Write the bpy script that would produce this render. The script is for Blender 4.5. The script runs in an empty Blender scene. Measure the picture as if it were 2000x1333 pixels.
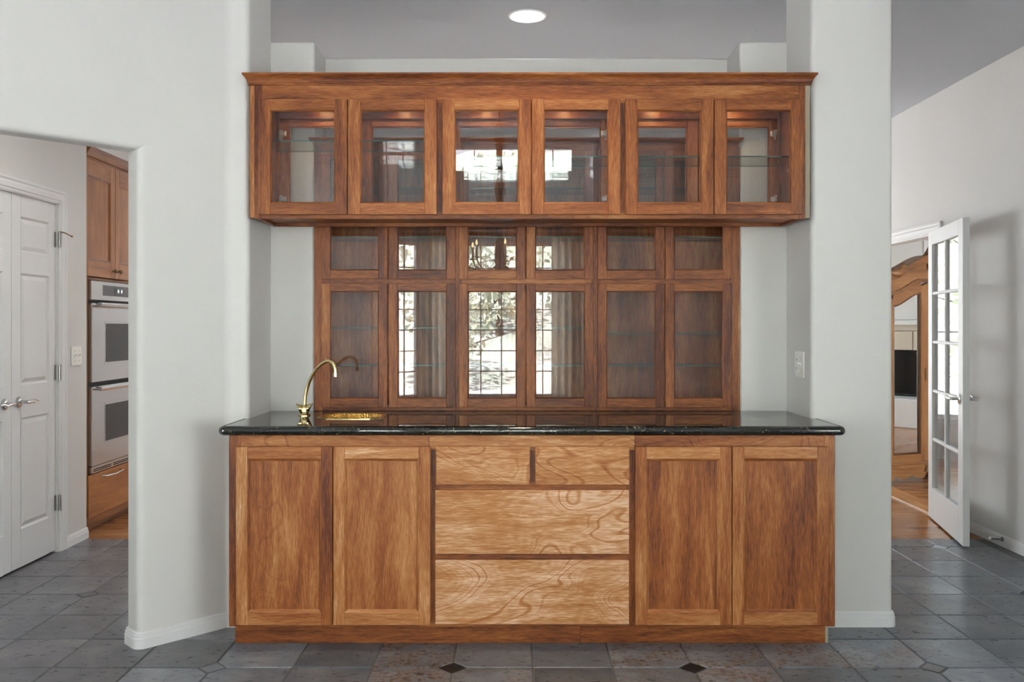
import bpy, math, random
from mathutils import Matrix, Vector
random.seed(7)
SC = bpy.context.scene
COL = SC.collection
F = 1716.0          # focal length in pixels of the 2000 px wide frame
CXP, HOR, CAMZ = 1000.0, 637.0, 1.31

# ------------------------------------------------------------------ camera, light, exposure
cam_d = bpy.data.cameras.new('camera')
cam = bpy.data.objects.new('camera', cam_d); COL.objects.link(cam)
cam.location = (0, 0, CAMZ); cam.rotation_euler = (math.pi / 2, 0, 0)
cam_d.sensor_width = 36; cam_d.lens = F / 2000 * 36
cam_d.shift_y = -(666.5 - HOR) / 2000
cam_d.clip_start = 0.05; cam_d.clip_end = 300
SC.camera = cam

WORLD_STRENGTH = 9.0
SUN_STRENGTH = 88.0
w = bpy.data.worlds.new('sky'); SC.world = w; w.use_nodes = True
wn = w.node_tree; wn.nodes.clear()
w_out = wn.nodes.new('ShaderNodeOutputWorld'); w_bg = wn.nodes.new('ShaderNodeBackground')
w_tc = wn.nodes.new('ShaderNodeTexCoord'); w_n = wn.nodes.new('ShaderNodeTexNoise'); w_r = wn.nodes.new('ShaderNodeValToRGB')
w_n.inputs['Scale'].default_value = 3.0; w_n.inputs['Detail'].default_value = 5
wn.links.new(w_tc.outputs['Generated'], w_n.inputs['Vector']); wn.links.new(w_n.outputs['Fac'], w_r.inputs['Fac'])
w_r.color_ramp.elements[0].position = 0.40; w_r.color_ramp.elements[0].color = (0.72, 0.86, 1.0, 1)
w_r.color_ramp.elements[1].position = 0.62; w_r.color_ramp.elements[1].color = (1.0, 0.98, 0.95, 1)
wn.links.new(w_r.outputs['Color'], w_bg.inputs['Color'])
w_bg.inputs['Strength'].default_value = WORLD_STRENGTH
wn.links.new(w_bg.outputs[0], w_out.inputs[0])

sun_d = bpy.data.lights.new('sun', 'SUN'); sun = bpy.data.objects.new('sun', sun_d); COL.objects.link(sun)
sun_d.energy = SUN_STRENGTH; sun_d.angle = 0.01; sun_d.color = (1.0, 0.975, 0.96)
sun.rotation_euler = Vector((0.0, -0.64, -0.77)).to_track_quat('-Z', 'Y').to_euler()
sun.location = (0, 12, 20)

def portal(loc, look, sx, sy):
    d = bpy.data.lights.new('window_portal', 'AREA'); d.shape = 'RECTANGLE'; d.size = sx; d.size_y = sy
    d.cycles.is_portal = True
    o = bpy.data.objects.new('window_portal', d); COL.objects.link(o)
    o.location = loc; o.rotation_euler = Vector(look).to_track_quat('-Z', 'Z').to_euler()
portal((-0.15, -3.03, 1.385), (0, 1, 0), 1.78, 1.98)
portal((-0.15, -3.03, 3.295), (0, 1, 0), 1.9, 0.34)
portal((-1.46, -2.68, 1.385), (0.646, 0.763, 0), 0.6, 1.98)
portal((1.04, -2.79, 1.385), (-0.707, 0.707, 0), 0.35, 1.98)
portal((-3.56, -0.5, 1.35), (1, 0, 0), 2.2, 2.1)
portal((3.04, -0.4, 1.35), (-1, 0, 0), 2.4, 2.1)
portal((2.04, 9.12, 1.35), (0, -1, 0), 1.7, 1.9)
portal((-3.44, 7.75, 1.475), (1, 0, 0), 2.1, 1.95)
portal((5.4, 2.88, 1.35), (0, 1, 0), 3.6, 2.1)

SC.view_settings.view_transform = 'Standard'; SC.view_settings.look = 'None'
SC.view_settings.gamma = 1.0; SC.view_settings.use_curve_mapping = False
SC.view_settings.exposure = 0.13
cy = SC.cycles
cy.max_bounces = 14; cy.diffuse_bounces = 6; cy.glossy_bounces = 6; cy.transparent_max_bounces = 40
cy.transmission_bounces = 8; cy.sample_clamp_indirect = 60.0; cy.caustics_reflective = False; cy.caustics_refractive = False
cy.use_denoising = True

# ------------------------------------------------------------------ helpers
def PX(x, d): return (x - CXP) * d / F
def PZ(y, d): return CAMZ + (HOR - y) * d / F
WM = {}

def wmat(o): return WM.get(o.name, Matrix())

def props(o, label=None, cat=None, group=None, kind=None):
    if label: o['label'] = label
    if cat: o['category'] = cat
    if group: o['group'] = group
    if kind: o['kind'] = kind
    return o

def empty(name, loc, rz=0, parent=None, label=None, cat=None, group=None, kind=None):
    o = bpy.data.objects.new(name, None); COL.objects.link(o)
    o.empty_display_size = 0.05
    M = Matrix.Translation(loc) @ Matrix.Rotation(rz, 4, 'Z')
    if parent:
        o.parent = parent; o.matrix_parent_inverse = wmat(parent).inverted()
    o.location = loc; o.rotation_euler = (0, 0, rz)
    WM[o.name] = M
    return props(o, label, cat, group, kind)

class MB:
    def __init__(s):
        s.v = []; s.f = []; s.mi = []; s.gc = []; s.tn = []; s.fg = []
    def add(s, verts, faces, mi=0, grain='x', tone=0.0, fig=0.0, M=None):
        n = len(s.v)
        off = Vector((random.uniform(-50, 50), random.uniform(-50, 50), random.uniform(-50, 50)))
        for p in verts:
            p = Vector(p)
            if grain == 'x': g = Vector((p.x, p.z, p.y))
            elif grain == 'z': g = Vector((p.z, p.x, p.y))
            else: g = Vector((p.y, p.x, p.z))
            s.gc.append(g + off); s.tn.append(tone); s.fg.append(fig)
            s.v.append(M @ p if M else p)
        for f in faces:
            s.f.append([i + n for i in f]); s.mi.append(mi)
        return s
    def box(s, x0, x1, y0, y1, z0, z1, c=0.0, **k):
        if x0 > x1: x0, x1 = x1, x0
        if y0 > y1: y0, y1 = y1, y0
        if z0 > z1: z0, z1 = z1, z0
        if c <= 0:
            vs = [(x, y, z) for z in (z0, z1) for y in (y0, y1) for x in (x0, x1)]
            fs = [(0, 2, 3, 1), (4, 5, 7, 6), (0, 1, 5, 4), (2, 6, 7, 3), (0, 4, 6, 2), (1, 3, 7, 5)]
            return s.add(vs, fs, **k)
        c = min(c, (x1 - x0) * .45, (y1 - y0) * .45, (z1 - z0) * .45)
        X = (x0, x1); Y = (y0, y1); Z = (z0, z1); vs = []; idx = {}
        for i in (0, 1):
            for j in (0, 1):
                for q in (0, 1):
                    sx, sy, sz = 1 - 2 * i, 1 - 2 * j, 1 - 2 * q
                    for a in range(3):
                        p = [X[i] + sx * c, Y[j] + sy * c, Z[q] + sz * c]
                        p[a] = (X[i], Y[j], Z[q])[a]
                        idx[(i, j, q, a)] = len(vs); vs.append(tuple(p))
        fs = []
        I = lambda i, j, q, a: idx[(i, j, q, a)]
        for a in range(3):
            b, c2 = (a + 1) % 3, (a + 2) % 3
            for e in (0, 1):
                loop = []
                for (u, v) in ((0, 0), (1, 0), (1, 1), (0, 1)):
                    t = [0, 0, 0]; t[a] = e; t[b] = u; t[c2] = v
                    loop.append(I(*t, a))
                fs.append(loop if e else loop[::-1])
        for a in range(3):
            b, c2 = (a + 1) % 3, (a + 2) % 3
            for u in (0, 1):
                for v in (0, 1):
                    t0 = [0, 0, 0]; t1 = [0, 0, 0]
                    t0[a] = 0; t1[a] = 1; t0[b] = t1[b] = u; t0[c2] = t1[c2] = v
                    q = [I(*t0, b), I(*t1, b), I(*t1, c2), I(*t0, c2)]
                    fs.append(q if (u == v) else q[::-1])
        for i in (0, 1):
            for j in (0, 1):
                for q in (0, 1):
                    t = [I(i, j, q, 0), I(i, j, q, 1), I(i, j, q, 2)]
                    fs.append(t if (i + j + q) % 2 else t[::-1])
        return s.add(vs, fs, **k)
    def prism(s, pts, a, b, axis='z', **k):
        """polygon pts (2D, counter-clockwise in the plane's own axes) extruded from a to b along axis"""
        n = len(pts)
        def m(p, h):
            if axis == 'z': return (p[0], p[1], h)
            if axis == 'y': return (p[0], h, p[1])
            return (h, p[0], p[1])
        vs = [m(p, a) for p in pts] + [m(p, b) for p in pts]
        area = sum(pts[i][0] * pts[(i + 1) % n][1] - pts[(i + 1) % n][0] * pts[i][1] for i in range(n))
        flip = (area < 0) ^ (axis == 'y') ^ (b < a)
        fs = [list(range(n))[::-1], list(range(n, 2 * n))]
        fs += [[i, (i + 1) % n, n + (i + 1) % n, n + i] for i in range(n)]
        if flip: fs = [f[::-1] for f in fs]
        return s.add(vs, fs, **k)
    def tube(s, pts, r, n=10, caps=True, **k):
        pts = [Vector(p) for p in pts]; m = len(pts)
        rs = r if isinstance(r, (list, tuple)) else [r] * m
        T = []
        for i in range(m):
            t = pts[min(i + 1, m - 1)] - pts[max(i - 1, 0)]
            T.append(t.normalized())
        up = Vector((0, 0, 1)) if abs(T[0].z) < 0.9 else Vector((1, 0, 0))
        nrm = T[0].cross(up).normalized(); vs = []; fs = []
        for i in range(m):
            nrm = (nrm - T[i] * nrm.dot(T[i])).normalized(); bi = T[i].cross(nrm)
            for j in range(n):
                a = 2 * math.pi * j / n
                vs.append(pts[i] + (nrm * math.cos(a) + bi * math.sin(a)) * rs[i])
        for i in range(m - 1):
            for j in range(n):
                fs.append([i * n + j, i * n + (j + 1) % n, (i + 1) * n + (j + 1) % n, (i + 1) * n + j])
        if caps:
            fs.append(list(range(n))[::-1]); fs.append([(m - 1) * n + j for j in range(n)])
        return s.add(vs, fs, **k)
    def lathe(s, prof, c, n=24, axis='z', **k):
        c = Vector(c); vs = []; fs = []; m = len(prof)
        for (r, h) in prof:
            for j in range(n):
                a = 2 * math.pi * j / n; x, y = r * math.cos(a), r * math.sin(a)
                q = {'z': (x, y, h), 'y': (x, h, -y), 'x': (h, x, y)}[axis]
                vs.append(c + Vector(q))
        for i in range(m - 1):
            for j in range(n):
                fs.append([i * n + j, i * n + (j + 1) % n, (i + 1) * n + (j + 1) % n, (i + 1) * n + j])
        fs.append(list(range(n))[::-1]); fs.append([(m - 1) * n + j for j in range(n)])
        return s.add(vs, fs, **k)
    def mould(s, path, prof, closed=False, frame=None, segs_tone=None, **k):
        """profile (out, height) swept along a plan path; 'out' is to the right of travel; frame maps (a,b,h)->xyz"""
        path = [Vector(p) for p in path]; n = len(path); np_ = len(prof)
        def nr(a, b):
            d = (b - a).normalized(); return Vector((d.y, -d.x))
        mit = []
        for i in range(n):
            if closed: n0 = nr(path[i - 1], path[i]); n1 = nr(path[i], path[(i + 1) % n])
            else:
                n0 = nr(path[i - 1], path[i]) if i > 0 else nr(path[0], path[1])
                n1 = nr(path[i], path[i + 1]) if i < n - 1 else n0
            mm = n0 + n1
            mit.append(mm / max(0.2, mm.dot(n0)))
        fr = frame or (lambda a, b, h: (a, b, h))
        segs = n if closed else n - 1
        for i in range(segs):
            j = (i + 1) % n; vs = []
            for q in (i, j):
                for (o, h) in prof:
                    p = path[q] + mit[q] * o; vs.append(fr(p.x, p.y, h))
            fs = [[t, (t + 1) % np_, np_ + (t + 1) % np_, np_ + t] for t in range(np_)]
            fs.append(list(range(np_))[::-1]); fs.append([np_ + t for t in range(np_)])
            kk = dict(k)
            d = path[j] - path[i]
            if 'grain' not in kk: kk['grain'] = 'x' if abs(d.x) >= abs(d.y) else ('z' if frame else 'y')
            s.add(vs, fs, **kk)
        return s
    def build(s, name, mats, parent=None, local=False, smooth=None, label=None, cat=None, group=None, kind=None, recalc=False):
        me = bpy.data.meshes.new(name)
        me.from_pydata([tuple(p) for p in s.v], [], s.f)
        if not isinstance(mats, (list, tuple)): mats = [mats]
        for m in mats: me.materials.append(m)
        if len(mats) > 1: me.polygons.foreach_set('material_index', s.mi)
        a = me.attributes.new('gc', 'FLOAT_VECTOR', 'POINT'); a.data.foreach_set('vector', [c for g in s.gc for c in g])
        a = me.attributes.new('tone', 'FLOAT', 'POINT'); a.data.foreach_set('value', s.tn)
        a = me.attributes.new('fig', 'FLOAT', 'POINT'); a.data.foreach_set('value', s.fg)
        if recalc:
            import bmesh
            bm = bmesh.new(); bm.from_mesh(me); bmesh.ops.recalc_face_normals(bm, faces=bm.faces); bm.to_mesh(me); bm.free()
        if smooth is not None:
            me.polygons.foreach_set('use_smooth', [True] * len(me.polygons))
            me.set_sharp_from_angle(angle=math.radians(smooth))
        me.update()
        o = bpy.data.objects.new(name, me); COL.objects.link(o)
        if parent:
            o.parent = parent
            if local: WM[o.name] = wmat(parent)
            else: o.matrix_parent_inverse = wmat(parent).inverted()
        return props(o, label, cat, group, kind)

def arc_poly(pts):
    """(x, y, r) corners -> polygon with rounded corners"""
    out = []; n = len(pts)
    for i in range(n):
        p = Vector(pts[i][:2]); r = pts[i][2] if len(pts[i]) > 2 else 0
        if r <= 0: out.append((p.x, p.y)); continue
        a = (Vector(pts[i - 1][:2]) - p).normalized(); b = (Vector(pts[(i + 1) % n][:2]) - p).normalized()
        ang = a.angle(b); t = r / math.tan(ang / 2)
        c = p + (a + b).normalized() * (r / math.sin(ang / 2))
        s0 = p + a * t - c; s1 = p + b * t - c
        a0 = math.atan2(s0.y, s0.x); a1 = math.atan2(s1.y, s1.x)
        da = (a1 - a0 + math.pi) % (2 * math.pi) - math.pi
        for q in range(7):
            th = a0 + da * q / 6; out.append((c.x + r * math.cos(th), c.y + r * math.sin(th)))
    return out

# ------------------------------------------------------------------ materials
def newmat(name):
    m = bpy.data.materials.new(name); m.use_nodes = True
    nt = m.node_tree; nt.nodes.clear()
    out = nt.nodes.new('ShaderNodeOutputMaterial'); b = nt.nodes.new('ShaderNodeBsdfPrincipled')
    nt.links.new(b.outputs[0], out.inputs[0])
    return m, nt, b, out
def N(nt, t, **kw):
    n = nt.nodes.new('ShaderNode' + t)
    for k, v in kw.items():
        if k in n.inputs: n.inputs[k].default_value = v
        else: setattr(n, k, v)
    return n
def math_(nt, op, a, b=None, clamp=False):
    n = nt.nodes.new('ShaderNodeMath'); n.operation = op; n.use_clamp = clamp
    for i, q in enumerate((a, b)):
        if q is None: continue
        if hasattr(q, 'node'): nt.links.new(q, n.inputs[i])
        else: n.inputs[i].default_value = q
    return n.outputs[0]
def vmul(nt, v, sc):
    n = nt.nodes.new('ShaderNodeVectorMath'); n.operation = 'MULTIPLY'; nt.links.new(v, n.inputs[0]); n.inputs[1].default_value = sc
    return n.outputs[0]
def vadd(nt, a, b):
    n = nt.nodes.new('ShaderNodeVectorMath'); n.operation = 'ADD'; nt.links.new(a, n.inputs[0]); nt.links.new(b, n.inputs[1])
    return n.outputs[0]
def noise(nt, v, scale, detail=2, rough=0.5, dist=0.0):
    n = N(nt, 'TexNoise', Scale=scale, Detail=detail, Roughness=rough, Distortion=dist); nt.links.new(v, n.inputs['Vector'])
    return n.outputs['Fac']
def ramp(nt, fac, stops, interp='LINEAR'):
    n = nt.nodes.new('ShaderNodeValToRGB'); e = n.color_ramp.elements; n.color_ramp.interpolation = interp
    while len(e) < len(stops): e.new(0.5)
    for i, (p, c) in enumerate(stops):
        e[i].position = p; e[i].color = (*c, 1) if len(c) == 3 else c
    nt.links.new(fac, n.inputs['Fac']); return n.outputs['Color']
def mix(nt, fac, a, b, mode='MIX'):
    n = nt.nodes.new('ShaderNodeMix'); n.data_type = 'RGBA'; n.blend_type = mode
    for sock, q in ((n.inputs[0], fac), (n.inputs[6], a), (n.inputs[7], b)):
        if hasattr(q, 'node'): nt.links.new(q, sock)
        elif isinstance(q, (int, float)): sock.default_value = q
        else: sock.default_value = (*q, 1)
    return n.outputs[2]
def bump(nt, b, h, strength, dist):
    n = N(nt, 'Bump', Strength=strength, Distance=dist); nt.links.new(h, n.inputs['Height']); nt.links.new(n.outputs[0], b.inputs['Normal'])

def plain(name, col, rough=0.5, metal=0.0, spec=0.5, tex=None):
    m, nt, b, out = newmat(name)
    b.inputs['Base Color'].default_value = (*col, 1); b.inputs['Roughness'].default_value = rough
    b.inputs['Metallic'].default_value = metal; b.inputs['Specular IOR Level'].default_value = spec
    if tex:
        g = N(nt, 'NewGeometry'); h = noise(nt, g.outputs['Position'], tex[0], 3)
        bump(nt, b, h, tex[1], tex[2])
        hi = tuple(min(1, c * 1.03) for c in col); lo = tuple(c * 0.97 for c in col)
        nt.links.new(mix(nt, noise(nt, g.outputs['Position'], 2.0, 2), lo, hi), b.inputs['Base Color'])
    return m

def wood(name, stops, rough=0.40, coat=0.05, pore=0.65):
    m, nt, b, out = newmat(name)
    at = N(nt, 'Attribute', attribute_name='gc'); tn = N(nt, 'Attribute', attribute_name='tone'); fg = N(nt, 'Attribute', attribute_name='fig')
    v = at.outputs['Vector']
    warp = N(nt, 'TexNoise', Scale=1.6, Detail=2.0); nt.links.new(vmul(nt, v, (0.8, 2.2, 2.2)), warp.inputs['Vector'])
    wv = vmul(nt, warp.outputs['Color'], (0.0, 0.16, 0.16)); v2 = vadd(nt, v, wv)
    broad = noise(nt, vmul(nt, v2, (1.1, 7.5, 7.5)), 1.3, 3, 0.55, 0.4)
    streak = noise(nt, vmul(nt, v2, (0.9, 34, 34)), 1.5, 3, 0.6)
    fine = noise(nt, vmul(nt, v, (22, 260, 260)), 1.0, 2, 0.65)
    # swirling growth rings for figured boards
    sw = N(nt, 'TexNoise', Scale=1.0, Detail=1.5, Distortion=0.8); nt.links.new(vmul(nt, v, (1.5, 3.0, 3.0)), sw.inputs['Vector'])
    ring = math_(nt, 'SINE', math_(nt, 'MULTIPLY', sw.outputs['Fac'], 150.0))
    band = math_(nt, 'SINE', math_(nt, 'MULTIPLY', sw.outputs['Fac'], 15.0))
    line = math_(nt, 'POWER', math_(nt, 'MAXIMUM', ring, 0.0), 3.0)
    env = math_(nt, 'MULTIPLY', math_(nt, 'SUBTRACT', band, 0.45), 2.2, True)
    amp = math_(nt, 'SUBTRACT', 0.95, math_(nt, 'MULTIPLY', fg.outputs['Fac'], 0.5))
    fac = math_(nt, 'ADD', math_(nt, 'MULTIPLY', math_(nt, 'SUBTRACT', broad, 0.5), amp), 0.42)
    fac = math_(nt, 'ADD', fac, math_(nt, 'MULTIPLY', math_(nt, 'SUBTRACT', streak, 0.5), 0.42))
    fac = math_(nt, 'ADD', fac, tn.outputs['Fac'])
    figd = math_(nt, 'ADD', math_(nt, 'MULTIPLY', math_(nt, 'MULTIPLY', line, env), -0.24), math_(nt, 'ADD', math_(nt, 'MULTIPLY', ring, 0.022), math_(nt, 'MULTIPLY', band, 0.06)))
    fac = math_(nt, 'ADD', fac, math_(nt, 'MULTIPLY', figd, fg.outputs['Fac']))
    fac = math_(nt, 'ADD', fac, math_(nt, 'MULTIPLY', math_(nt, 'SUBTRACT', fine, 0.5), pore), True)
    col = ramp(nt, fac, stops)
    nt.links.new(col, b.inputs['Base Color'])
    b.inputs['Specular IOR Level'].default_value = 0.36
    b.inputs['Roughness'].default_value = rough; b.inputs['Coat Weight'].default_value = coat; b.inputs['Coat Roughness'].default_value = 0.22
    bump(nt, b, fine, 0.12, 0.001)
    return m

KOA = [(0.0, (0.022, 0.006, 0.003)), (0.25, (0.115, 0.025, 0.007)), (0.5, (0.275, 0.082, 0.018)),
       (0.75, (0.43, 0.185, 0.062)), (0.88, (0.56, 0.31, 0.165)), (1.0, (0.70, 0.46, 0.32))]
M_wood = wood('koa_wood', KOA)
M_oak = wood('honey_wood', [(0, (0.10, 0.03, 0.008)), (0.4, (0.30, 0.11, 0.03)), (0.7, (0.45, 0.19, 0.055)), (1, (0.56, 0.28, 0.10))], 0.3, 0.25, 0.25)
M_fruitwood = wood('fruitwood', [(0, (0.06, 0.022, 0.009)), (0.4, (0.22, 0.095, 0.036)), (0.7, (0.34, 0.165, 0.068)), (1, (0.45, 0.25, 0.12))], 0.38, 0.1, 0.25)
M_floorwood = wood('floor_wood', [(0, (0.16, 0.05, 0.015)), (0.4, (0.36, 0.15, 0.05)), (0.7, (0.48, 0.23, 0.09)), (1, (0.56, 0.32, 0.15))], 0.24, 0.2, 0.25)
M_ply = plain('raw_plywood', (0.34, 0.29, 0.21), 0.8, tex=(120, 0.3, 0.002))
M_wall = plain('wall_paint', (0.645, 0.632, 0.614), 0.65, spec=0.3, tex=(70, 0.12, 0.004))
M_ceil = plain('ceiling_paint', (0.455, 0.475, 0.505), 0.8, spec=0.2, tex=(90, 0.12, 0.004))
M_trim = plain('trim_paint', (0.70, 0.70, 0.697), 0.5, spec=0.3, tex=(15, 0.02, 0.002))
M_plastic = plain('switch_plastic', (0.80, 0.79, 0.75), 0.3)
M_dark = plain('dark_gap', (0.012, 0.010, 0.009), 0.6)
M_black = plain('black_iron', (0.012, 0.012, 0.013), 0.35)
M_chrome = plain('satin_nickel', (0.60, 0.59, 0.57), 0.22, 1.0)
M_nickel = plain('hinge_nickel', (0.72, 0.70, 0.66), 0.3, 1.0)
M_hinge = plain('worn_nickel', (0.36, 0.35, 0.33), 0.25, 1.0)
M_bronze = plain('dark_bronze', (0.20, 0.13, 0.07), 0.35, 1.0)
M_grille = plain('window_grille', (0.10, 0.11, 0.12), 0.5)
M_curtain = plain('curtain_linen', (0.62, 0.55, 0.47), 0.9, spec=0.1, tex=(160, 0.2, 0.002))
_nt = M_curtain.node_tree; _b = [n for n in _nt.nodes if n.type == 'BSDF_PRINCIPLED'][0]; _o = [n for n in _nt.nodes if n.type == 'OUTPUT_MATERIAL'][0]
_t = N(_nt, 'BsdfTranslucent', Color=(0.88, 0.84, 0.78, 1)); _m = _nt.nodes.new('ShaderNodeMixShader'); _m.inputs[0].default_value = 0.85
_nt.links.new(_b.outputs[0], _m.inputs[1]); _nt.links.new(_t.outputs[0], _m.inputs[2]); _nt.links.new(_m.outputs[0], _o.inputs[0])
M_tan = plain('limestone', (0.55, 0.49, 0.40), 0.6, tex=(40, 0.15, 0.003))
M_candle = plain('candle_sleeve', (0.75, 0.68, 0.52), 0.5)

def brushed(name, col, rough):
    m, nt, b, out = newmat(name)
    g = N(nt, 'NewGeometry'); h = noise(nt, vmul(nt, g.outputs['Position'], (2, 2, 160)), 1.0, 2)
    b.inputs['Metallic'].default_value = 1.0
    nt.links.new(mix(nt, h, tuple(c * 0.97 for c in col), col), b.inputs['Base Color'])
    nt.links.new(math_(nt, 'ADD', math_(nt, 'MULTIPLY', h, 0.04), rough), b.inputs['Roughness'])
    return m
M_steel = brushed('brushed_steel', (0.56, 0.56, 0.56), 0.22)
M_ovenglass = plain('oven_glass', (0.008, 0.008, 0.009), 0.06, spec=0.7)
M_display = plain('display_grey', (0.10, 0.10, 0.105), 0.25)

m, nt, b, out = newmat('polished_brass'); M_brass = m
b.inputs['Base Color'].default_value = (0.74, 0.60, 0.30, 1); b.inputs['Metallic'].default_value = 1; b.inputs['Roughness'].default_value = 0.13
m, nt, b, out = newmat('hammered_gold'); M_gold = m
b.inputs['Base Color'].default_value = (0.92, 0.60, 0.16, 1); b.inputs['Metallic'].default_value = 1; b.inputs['Roughness'].default_value = 0.24
g = N(nt, 'NewGeometry'); vo = N(nt, 'TexVoronoi', Scale=130.0); nt.links.new(g.outputs['Position'], vo.inputs['Vector'])
bump(nt, b, vo.outputs['Distance'], 0.9, 0.006)

m, nt, b, out = newmat('black_granite'); M_granite = m
g = N(nt, 'NewGeometry'); vo = N(nt, 'TexVoronoi', Scale=210.0); nt.links.new(g.outputs['Position'], vo.inputs['Vector'])
sep = N(nt, 'SeparateColor'); nt.links.new(vo.outputs['Color'], sep.inputs[0])
c1 = ramp(nt, sep.outputs[0], [(0.0, (0.004, 0.005, 0.004)), (0.68, (0.010, 0.011, 0.008)), (0.84, (0.04, 0.034, 0.016)), (0.95, (0.11, 0.09, 0.045)), (1.0, (0.26, 0.23, 0.16))])
nz = noise(nt, g.outputs['Position'], 60, 3)
c2 = mix(nt, ramp(nt, nz, [(0.42, (0, 0, 0)), (0.62, (1, 1, 1))]), (0.004, 0.005, 0.0045), c1)
nt.links.new(c2, b.inputs['Base Color']); b.inputs['Roughness'].default_value = 0.035; b.inputs['Specular IOR Level'].default_value = 0.95

def glass_mat(name, tint, ior=1.5):
    m = bpy.data.materials.new(name); m.use_nodes = True; nt = m.node_tree; nt.nodes.clear()
    out = nt.nodes.new('ShaderNodeOutputMaterial'); mx = nt.nodes.new('ShaderNodeMixShader')
    tr = N(nt, 'BsdfTransparent', Color=(*tint, 1)); gl = N(nt, 'BsdfGlossy', Roughness=0.0)
    geo = N(nt, 'NewGeometry'); fr = N(nt, 'Fresnel')
    # a thin pane: the same Fresnel on both faces
    io = math_(nt, 'ADD', math_(nt, 'MULTIPLY', geo.outputs['Backfacing'], 1.0 / ior - ior), ior)
    nt.links.new(io, fr.inputs['IOR'])
    nt.links.new(fr.outputs[0], mx.inputs[0]); nt.links.new(tr.outputs[0], mx.inputs[1]); nt.links.new(gl.outputs[0], mx.inputs[2])
    nt.links.new(mx.outputs[0], out.inputs[0]); return m
M_glass = glass_mat('clear_glass', (0.985, 0.99, 0.988), 1.6)
M_shelfglass = glass_mat('shelf_glass', (0.95, 0.985, 0.97))
M_shelfedge = plain('shelf_glass_edge', (0.035, 0.10, 0.088), 0.15)
m, nt, b, out = newmat('mirror'); M_mirror = m
b.inputs['Base Color'].default_value = (0.88, 0.89, 0.88, 1); b.inputs['Metallic'].default_value = 1; b.inputs['Roughness'].default_value = 0.01

def emit(name, col, s):
    m = bpy.data.materials.new(name); m.use_nodes = True; nt = m.node_tree; nt.nodes.clear()
    out = nt.nodes.new('ShaderNodeOutputMaterial'); e = N(nt, 'Emission', Color=(*col, 1), Strength=s); nt.links.new(e.outputs[0], out.inputs[0]); return m
M_lamp = emit('lamp_white', (1.0, 0.97, 0.92), 14.0)
M_puck = emit('lamp_warm', (1.0, 0.62, 0.28), 90.0)
M_flame = emit('candle_bulb', (1.0, 0.72, 0.36), 12.0)
M_digits = emit('display_digits', (0.9, 1.0, 1.0), 0.9)

# slate tile: object colour r = rust, g = warm/cool, b = lightness
m, nt, b, out = newmat('slate'); M_slate = m
g = N(nt, 'NewGeometry'); oi = N(nt, 'ObjectInfo')
rv = N(nt, 'CombineXYZ'); nt.links.new(math_(nt, 'MULTIPLY', oi.outputs['Random'], 37.0), rv.inputs[2])
pos = vadd(nt, g.outputs['Position'], rv.outputs[0])
sc = N(nt, 'SeparateColor'); nt.links.new(oi.outputs['Color'], sc.inputs[0])
n1 = noise(nt, pos, 5.0, 5, 0.6, 0.6); n2 = noise(nt, vmul(nt, pos, (1, 2.2, 1)), 24.0, 4, 0.65); n3 = noise(nt, pos, 55.0, 3, 0.6, 0.5)
cool = ramp(nt, n1, [(0.3, (0.085, 0.104, 0.128)), (0.55, (0.142, 0.165, 0.190)), (0.75, (0.22, 0.24, 0.255))])
warm = ramp(nt, n1, [(0.3, (0.100, 0.096, 0.106)), (0.55, (0.166, 0.160, 0.170)), (0.75, (0.245, 0.235, 0.235))])
base = mix(nt, sc.outputs[1], cool, warm)
base = mix(nt, 0.6, base, mix(nt, n2, (0.55, 0.55, 0.55), (1.35, 1.35, 1.35)), 'MULTIPLY')
rust_col = ramp(nt, n3, [(0.36, (0.016, 0.009, 0.007)), (0.45, (0.085, 0.045, 0.024)), (0.50, (0.20, 0.125, 0.065)), (0.60, (0.17, 0.17, 0.16))])
rmask = math_(nt, 'MULTIPLY', ramp(nt, noise(nt, pos, 9.0, 4, 0.7, 0.8), [(0.40, (0, 0, 0)), (0.56, (1, 1, 1))]), sc.outputs[0])
pits = ramp(nt, n3, [(0.50, (1, 1, 1)), (0.56, (0, 0, 0))])
base = mix(nt, math_(nt, 'MULTIPLY', rmask, pits), base, rust_col)
lum = N(nt, 'CombineColor')
for i in range(3): nt.links.new(math_(nt, 'MULTIPLY', sc.outputs[2], 2.0), lum.inputs[i])
base = mix(nt, 1.0, base, lum.outputs[0], 'MULTIPLY')
nt.links.new(base, b.inputs['Base Color'])
nt.links.new(math_(nt, 'ADD', math_(nt, 'MULTIPLY', n2, 0.20), 0.20), b.inputs['Roughness'])
hh = math_(nt, 'ADD', math_(nt, 'MULTIPLY', n1, 1.0), math_(nt, 'ADD', math_(nt, 'MULTIPLY', n2, 0.35), math_(nt, 'MULTIPLY', math_(nt, 'MULTIPLY', n3, sc.outputs[0]), 0.5)))
bump(nt, b, hh, 0.32, 0.006)
M_grout = plain('grout', (0.15, 0.148, 0.15), 0.9, tex=(200, 0.3, 0.001))
M_inset = plain('inset_stone', (0.012, 0.013, 0.014), 0.3, tex=(60, 0.4, 0.003))

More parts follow.
